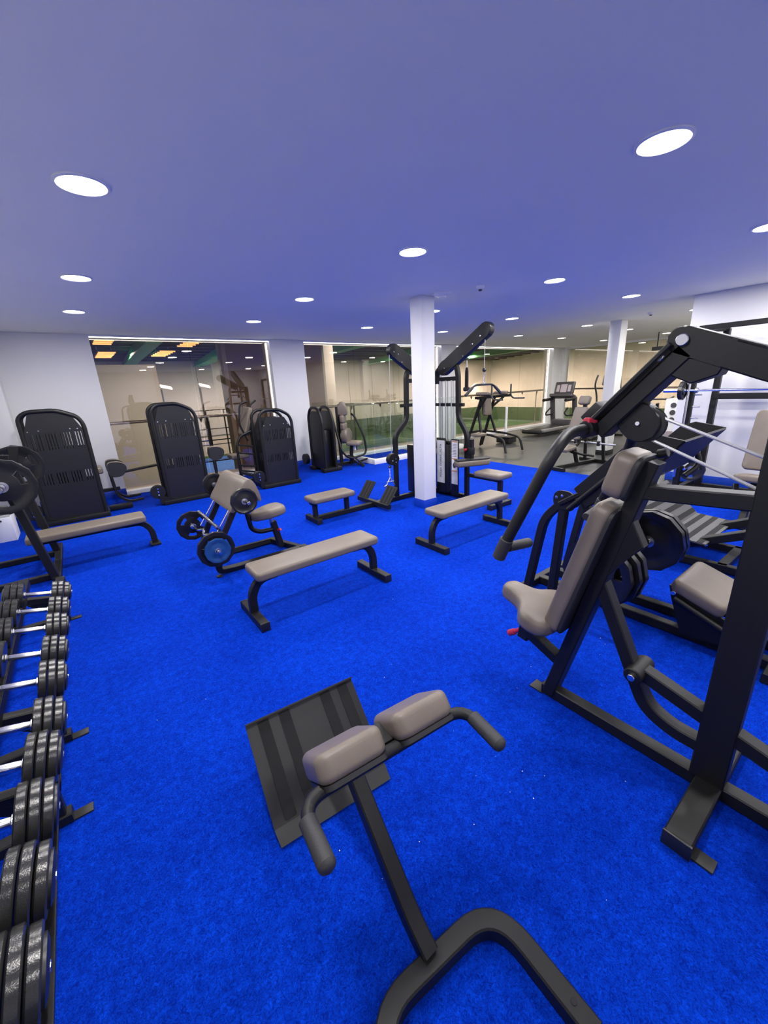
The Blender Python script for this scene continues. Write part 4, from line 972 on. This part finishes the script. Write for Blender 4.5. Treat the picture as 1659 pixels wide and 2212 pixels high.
MB().rect([(3.10, MY - .36, .06), (3.10, MY + .36, .06)], .06, .06).build('foot_bar', 'frame_black', t)
for s in (-1, 1):
    fb = MB().prism(rounded(.22, .30, .015, 2), (3.17, MY + s * .25, .18), (0, 1, 0), V((.60, 0, .80)).normalized(), .012).build('foot_board', 'plate_sheet', t)
    for k in range(3): MB().prism(rounded(.03, .27, .004, 1), V((3.17, MY + s * .25 - .07 + k * .07, .18)) + V((-.8, 0, .6)) * .008, (0, 1, 0), V((.60, 0, .80)).normalized(), .004).build('grip_strip', 'grip_tape', fb)
for p in ((3.62, MY - .06, .10), (3.75, MY - .05, .12), (3.70, 4.05, .10)): pass
rh = thing('row_handle', 'chrome close-grip row handle hanging on a chain from the low pulley', 'handle', (3.42, MY, .30))
MB().lathe([(.002, -.024), (.017, -.018), (.024, 0), (.017, .018), (.002, .024)], (3.415, MY, .515), (0, 0, 1), 16).build('cable_ball', 'rubber', rh)
for k in range(6): MB().lathe([(.009, -.004), (.013, 0), (.009, .004), (.006, 0), (.009, -.004)], (3.415, MY, .48 - k * .022), (1, .3 * (-1) ** k, 0), 10, False).build('chain_link', 'chrome', rh)
for s in (-1, 1):
    MB().tube([(3.415, MY, .36), (3.415 + s * .075, MY, .25)], .009).build('yoke', 'chrome', rh)
    MB().tube([(3.415 + s * .09 - .045, MY - .03, .245), (3.415 + s * .09 + .045, MY + .03, .245)], .014).build('hand_grip', 'chrome', rh)
MB().tube([(3.35, MY, .30), (3.48, MY, .30)], .009).build('yoke_bar', 'chrome', rh)

# ================================================================== knee-raise tower on the rubber floor
kx, ky = 7.95, 6.25
t = thing('knee_raise_tower', 'black knee raise and dip tower with taupe arm pads on the rubber floor', 'gym machine', (kx, ky, 0))
for s in (-1, 1):
    MB().tube([(kx + s * .30, ky + .55, .03), (kx + s * .28, ky + .45, .42), (kx + s * .26, ky - .2, .40), (kx + s * .30, ky - .62, .33), (kx + s * .32, ky - .70, .02)], .026, .13).build('base_tube', 'frame_black', t)
    MB().rect([(kx + s * .30, ky + .50, .06), (kx + s * .24, ky + .10, 1.22)], .055, .05, up=(1, 0, 0)).build('upright', 'frame_black', t)
    MB().rect([(kx + s * .27, ky + .05, .40), (kx + s * .20, ky + .22, .95)], .05, .05, up=(1, 0, 0)).build('brace', 'frame_black', t)
    MB().rect([(kx + s * .20, ky + .22, .95), (kx + s * .33, ky - .10, 1.24)], .045, .045, up=(1, 0, 0)).build('arm_brace', 'frame_black', t)
    MB().rect([(kx + s * .27, ky + .25, 1.24), (kx + s * .34, ky - .30, 1.27)], .06, .05, up=(1, 0, 0)).build('arm', 'frame_black', t)
    pad(t, 'arm_pad', (kx + s * .32, ky - .02, 1.33), (.12, .38, .07), V((-s * .25, 0, 1)), (1, 0, 0), .03, .025)
    MB().tube([(kx + s * .35, ky - .28, 1.52), (kx + s * .35, ky - .28, 1.27), (kx + s * .37, ky - .34, 1.20), (kx + s * .40, ky - .62, 1.20)], .018, .05).build('dip_handle', 'grip', t)
pad(t, 'back_pad', (kx, ky + .12, 1.05), (.26, .46, .08), V((0, -1, .12)), (1, 0, 0), .05, .025, back=.014)
MB().rect([(kx - .32, ky + .14, 1.23), (kx + .32, ky + .14, 1.23)], .05, .05).build('cross_bar', 'frame_black', t)
MB().rect([(kx - .30, ky + .47, .42), (kx + .30, ky + .47, .42)], .05, .05).build('rear_bar', 'frame_black', t)
MB().box((kx - .55, ky - .1, .43), (.30, .24, .07), bevel=.02, seg=3).build('step_pad', 'vinyl', t)

# ================================================================== treadmill
t = thing('treadmill', 'treadmill with grey console facing the far glass wall on the rubber floor', 'treadmill', (11.6, 6.9, 0))
ty = 6.85
MB().box((11.55, ty, .14), (1.90, .62, .12), Matrix.Rotation(-.02, 3, 'Y'), .02, 2).build('deck', 'rubber', t)
for s in (-1, 1): MB().box((11.55, ty + s * .34, .165), (1.85, .10, .09), bevel=.015).build('side_rail', 'aluminium', t)
MB().box((12.35, ty, .24), (.42, .66, .22), bevel=.05, seg=3).build('motor_cover', 'console', t)
MB().cyl((10.62, ty - .30, .12), (10.62, ty + .30, .12), .055, 16).build('end_roller', 'rubber', t)
for s in (-1, 1):
    MB().rect([(12.35, ty + s * .36, .15), (12.20, ty + s * .36, 1.02)], .09, .12, up=(0, 1, 0)).build('upright', 'console', t)
    MB().tube([(12.22, ty + s * .36, .98), (11.70, ty + s * .36, .96)], .045).build('handrail', 'rubber', t)
    MB().tube([(12.25, ty + s * .36, .50), (11.85, ty + s * .34, .50), (11.78, ty + s * .30, .58), (12.0, ty + s * .28, .72)], .022, .06).build('step_bar', 'frame_black', t)
MB().box((12.15, ty, 1.06), (.30, .74, .10), Matrix.Rotation(.3, 3, 'Y'), .03, 3).build('control_bar', 'console', t)
cs = MB().box((12.24, ty, 1.30), (.09, .62, .36), Matrix.Rotation(.28, 3, 'Y'), .03, 3).build('console', 'console', t)
MB().box((12.185, ty, 1.29), (.012, .20, .24), Matrix.Rotation(.28, 3, 'Y')).build('screen', 'screen', cs)
for s in (-1, 1): MB().box((12.185, ty + s * .18, 1.29), (.012, .09, .20), Matrix.Rotation(.28, 3, 'Y')).build('side_display', 'screen', cs)

# ================================================================== white stand, adjustable bench, far cardio
t = thing('body_scale', 'slim white pole on a dark base beside the knee raise tower', 'scale', (9.1, 6.65, 0))
MB().cyl((9.1, 6.65, .12), (9.1, 6.65, .94), .032, 18).build('pole', 'white_plastic', t)
MB().box((9.1, 6.62, .09), (.34, .40, .14), bevel=.02).build('base', 'rubber', t)
MB().box((9.1, 6.60, .17), (.42, .46, .03), bevel=.01).build('platform', 'frame_black', t)

ax_, ay_ = 7.30, 3.80
t = thing('adjustable_bench', 'adjustable bench with upright taupe backrest standing in front of the far column', 'bench', (ax_, ay_, 0))
du = V((.17, .985, 0)); dv = V((.985, -.17, 0))
def A(u, v, z): return V((ax_, ay_, z)) + du * u + dv * v
nB = (dv * -.94 + V((0, 0, .34))).normalized()
pad(t, 'back_pad', A(0, .02, .79), (.27, .60, .07), nB, du, .04, .02, back=.012)
pad(t, 'headrest', A(0, .165, 1.19), (.22, .16, .08), nB, du, .04, .025)
pad(t, 'seat', A(0, -.24, .36), (.28, .30, .07), V((0, 0, 1)) - dv * .15, du, .05, .025)
MB().rect([A(0, -.25, .36), A(0, .10, .40), A(0, .20, 1.20)], .06, .05, .08).build('spine', 'frame_black', t)
MB().rect([A(0, -.55, .035), A(0, .62, .035)], .06, .06).build('floor_beam', 'frame_black', t)
MB().rect([A(-.26, -.55, .035), A(.26, -.55, .035)], .06, .06).build('front_foot', 'frame_black', t)
MB().rect([A(-.32, .62, .035), A(.32, .62, .035)], .06, .06).build('rear_foot', 'frame_black', t)
MB().rect([A(0, .10, .06), A(0, -.02, .38)], .06, .05).build('seat_post', 'frame_black', t)
for s in (-1, 1):
    MB().rect([A(s * .20, .60, .05), A(s * .16, .48, .95)], .05, .05).build('rack_upright', 'frame_black', t)
    MB().tube([A(s * .20, .30, .18), A(s * .06, .10, .22), A(s * .05, -.10, .30)], .020, .06).build('linkage', 'frame_black', t)
    MB().cyl(A(s * .02, .28, .42), A(s * .52, .42, .40), .018, 12).build('storage_peg', 'steel', t)
    MB().box(A(s * .24, .34, .41), (.05, .05, .09), bevel=.01).build('peg_collar', 'rubber', t)
MB().cyl(A(.03, -.06, .30), A(.08, -.06, .30), .016, 12).build('adjuster_knob', 'red', t)

# elliptical trainer half hidden by the far column
ex, ey = 11.3, 5.12
t = thing('elliptical_trainer', 'elliptical trainer with tall curved handles half hidden by the far column', 'gym machine', (ex, ey, 0))
for s in (-1, 1):
    MB().tube([(ex + .1, ey + s * .30, .35), (ex + .05, ey + s * .30, 1.05), (ex - .10, ey + s * .32, 1.40), (ex - .05, ey + s * .28, 1.62)], .022, .12).build('swing_handle', 'grip', t)
    MB().box((ex - .35, ey + s * .16, .32), (.40, .16, .06), bevel=.02).build('pedal', 'rubber', t)
    MB().rect([(ex - .9, ey + s * .16, .20), (ex + .1, ey + s * .18, .34)], .05, .05).build('pedal_arm', 'frame_black', t)
MB().rect([(ex + .15, ey, .1), (ex + .05, ey, 1.40)], .10, .08, up=(0, 1, 0)).build('mast', 'console', t)
MB().box((ex + .02, ey, 1.48), (.08, .34, .26), Matrix.Rotation(.3, 3, 'Y'), .03, 3)  .build('console', 'console', t)
MB().cyl((ex - .85, ey - .09, .36), (ex - .85, ey + .09, .36), .30, 32).build('flywheel_cover', 'console', t)
MB().rect([(ex - 1.2, ey, .05), (ex + .45, ey, .05)], .10, .07).build('floor_beam', 'frame_black', t)
for x in (ex - 1.2, ex + .45): MB().rect([(x, ey - .3, .04), (x, ey + .3, .04)], .07, .06).build('foot', 'frame_black', t)

# spin bike farther back
t = thing('spin_bike', 'dark spin bike with chromed pedals standing behind the far column on the rubber floor', 'exercise bike', (10.2, 3.7, 0))
sx_, sy_ = 10.2, 3.65
MB().lathe([(.10, -.03), (.24, -.03), (.25, -.02), (.25, .02), (.24, .03), (.10, .03)], (sx_ + .40, sy_, .33), (0, 1, 0), 36).build('flywheel', 'frame_dark', t)
MB().rect([(sx_ + .40, sy_, .33), (sx_ + .28, sy_, .95)], .07, .05).build('fork', 'frame_black', t)
MB().rect([(sx_ - .45, sy_, .08), (sx_ + .05, sy_, .35), (sx_ + .30, sy_, .85)], .08, .06, .15).build('main_tube', 'frame_black', t)
MB().rect([(sx_ - .05, sy_, .30), (sx_ - .22, sy_, .92)], .06, .05).build('seat_tube', 'frame_black', t)
MB().prism(smooth_outline([(-.14, .09), (.02, .07), (.15, .02), (.15, -.02), (.02, -.07), (-.14, -.09)], 3), (sx_ - .22, sy_, .96), (1, 0, 0), (0, 1, 0), .06, .02, 2).build('saddle', 'rubber', t)
MB().tube([(sx_ + .50, sy_ - .22, 1.08), (sx_ + .30, sy_ - .20, 1.04), (sx_ + .30, sy_ + .20, 1.04), (sx_ + .50, sy_ + .22, 1.08)], .018, .05).build('handlebar', 'grip', t)
for s in (-1, 1):
    MB().rect([(sx_ + .02, sy_ + s * .08, .32), (sx_ + .02 + s * .12, sy_ + s * .10, .22)], .03, .02).build('crank', 'chrome', t)
    MB().box((sx_ + .02 + s * .12, sy_ + s * .15, .21), (.10, .09, .03), bevel=.006).build('pedal', 'chrome', t)
for x in (sx_ - .5, sx_ + .5): MB().rect([(x, sy_ - .26, .04), (x, sy_ + .26, .04)], .07, .06).build('foot', 'frame_black', t)

# ================================================================== bar rack along the right wall
t = thing('smith_rack', 'tall black bar rack with pegs and hooks standing against the right white wall', 'rack', (6.85, 1.2, 0))
for y in (1.92, -.30):
    for x in (6.60, 6.95):
        MB().rect([(x, y - (.17 if x > 6.8 else 0), .03), (x, y - (.17 if x > 6.8 else 0), 2.10)], .075, .07).build('upright', 'frame_black', t)
    MB().rect([(6.45, y - .05, .035), (7.10, y - .05, .035)], .07, .07).build('base_foot', 'frame_black', t)
    MB().rect([(6.58, y, 2.10), (6.97, y - .17, 2.10)], .06, .06).build('top_link', 'frame_black', t)
    MB().cyl((6.52, y + .01, .20), (6.52, y + .01, 2.05), .016, 14).build('guide_rod', 'chrome', t)
for z in (.75, 1.0, 1.15, 1.30): MB().cyl((6.60, 1.90, z), (6.60, 1.80, z), .010, 10).build('catch_peg', 'steel', t)
MB().rect([(6.60, 1.95, 2.115), (6.60, -.35, 2.115)], .05, .06).build('top_beam', 'frame_black', t)
MB().rect([(6.93, 1.75, 1.265), (6.93, -.35, 1.265)], .05, .075).build('middle_beam', 'frame_black', t)
MB().rect([(6.90, 1.70, .05), (6.90, -.35, .05)], .06, .06).build('floor_beam', 'frame_black', t)
MB().box((6.56, 1.86, .55), (.09, .10, .30), bevel=.01).build('counterweight', 'frame_dark', t)
for y in (1.78, 1.86): MB().cyl((6.88, y, .30), (6.62, y, .30), .02, 12).build('storage_peg', 'chrome', t)
sb = thing('barbell', 'long straight chrome barbell resting in the right wall rack', 'barbell', (6.52, 1.2, 1.36), 'barbells')
MB().cyl((6.52, 2.14, 1.36), (6.52, -.60, 1.36), .015, 14).build('shaft', 'chrome', sb)
for y in (1.86, -.26): MB().cyl((6.52, y, 1.36), (6.52, y - .03, 1.36), .035, 16).build('collar', 'steel', sb)
MB().cyl((6.52, 1.96, 1.36), (6.52, 2.22, 1.36), .024, 16).build('sleeve', 'chrome', sb)
plate(6.52, 2.0, 1.36, .12, .05, (0, 1, 0), 'black plate on the end of the right wall rack barbell', holes=False)
plate(6.70, 1.79, .30, .16, .035, (1, 0, 0), 'grey plate hung low on the right wall rack post', material='plate_grey', group='black rubber weight plates')

# bench in front of that rack, at the right edge
t = thing('incline_bench', 'upright taupe-backed bench at the right edge in front of the wall rack', 'bench', (5.75, .95, 0))
pad(t, 'back_pad', (5.95, .93, .84), (.36, .66, .075), V((-.95, 0, .32)), (0, 1, 0), .05, .02, back=.014)
pad(t, 'seat', (5.66, .93, .47), (.34, .34, .08), V((.15, 0, 1)), (1, 0, 0), .05, .028)
MB().rect([(5.42, .93, .05), (5.62, .93, .42)], .06, .06).build('seat_post', 'frame_black', t)
MB().rect([(5.30, .93, .035), (6.35, .93, .035)], .06, .06).build('floor_beam', 'frame_black', t)
MB().rect([(6.30, .93, .05), (6.02, .93, .85)], .06, .06).build('back_post', 'frame_black', t)
MB().rect([(5.72, 1.10, .36), (5.50, 1.02, .16)], .05, .07).build('adjuster_arc', 'frame_black', t)
MB().rect([(5.30, .68, .035), (5.30, 1.18, .035)], .06, .06).build('front_foot', 'frame_black', t)
MB().rect([(6.35, .68, .035), (6.35, 1.18, .035)], .06, .06).build('rear_foot', 'frame_black', t)
MB().cyl((5.43, .84, .19), (5.43, 1.02, .19), .02, 14).build('adjuster_pin', 'chrome', t)

# towel dispenser tower and cup holder on the wall corner, seen past the rack
t = thing('dispenser_stand', 'white dispenser stand with round openings and small display beside the wall end', 'dispenser', (9.6, 3.0, 0))
MB().box((9.6, 3.00, .55), (.34, .30, 1.10), bevel=.02).build('body', 'white_plastic', t)
for k in range(3): MB().cyl((9.42, 3.00, .98 - k * .14), (9.435, 3.00, .98 - k * .14), .05, 18).build('opening', 'ink', t)
MB().box((9.43, 3.00, .42), (.03, .22, .14), Matrix.Rotation(-.3, 3, 'Y'), .01).build('display', 'screen', t)

t = thing('suspension_rail', 'dark straight rail hung from the ceiling before the far glass wall', 'rail', (12.5, 4.35, 2.2))
MB().rect([(12.5, 4.0, 2.21), (12.5, 4.66, 2.21)], .10, .09).build('beam', 'frame_dark', t)
for y in (4.1, 4.56): MB().cyl((12.5, y, 2.24), (12.5, y, CEIL), .015, 10).build('hanger', 'frame_dark', t)

# ================================================================== lint on the carpet
random.seed(3)
lt = MB()
for k in range(34):
    if k < 20: x, y = random.gauss(.95, .28), random.gauss(.85, .28)
    else: x, y = random.uniform(-.1, 2.4), random.uniform(.3, 2.35)
    s = random.choice((.001, .0012, .0015, .002))
    lt.box((x, y, .003 + s / 2), (s * 2, s * 1.4, s), Matrix.Rotation(random.uniform(0, 3), 3, 'Z'))
lo = lt.build('carpet_lint', 'lint'); tag(lo, 'tiny white specks of lint scattered over the blue carpet', 'lint', kind='stuff')
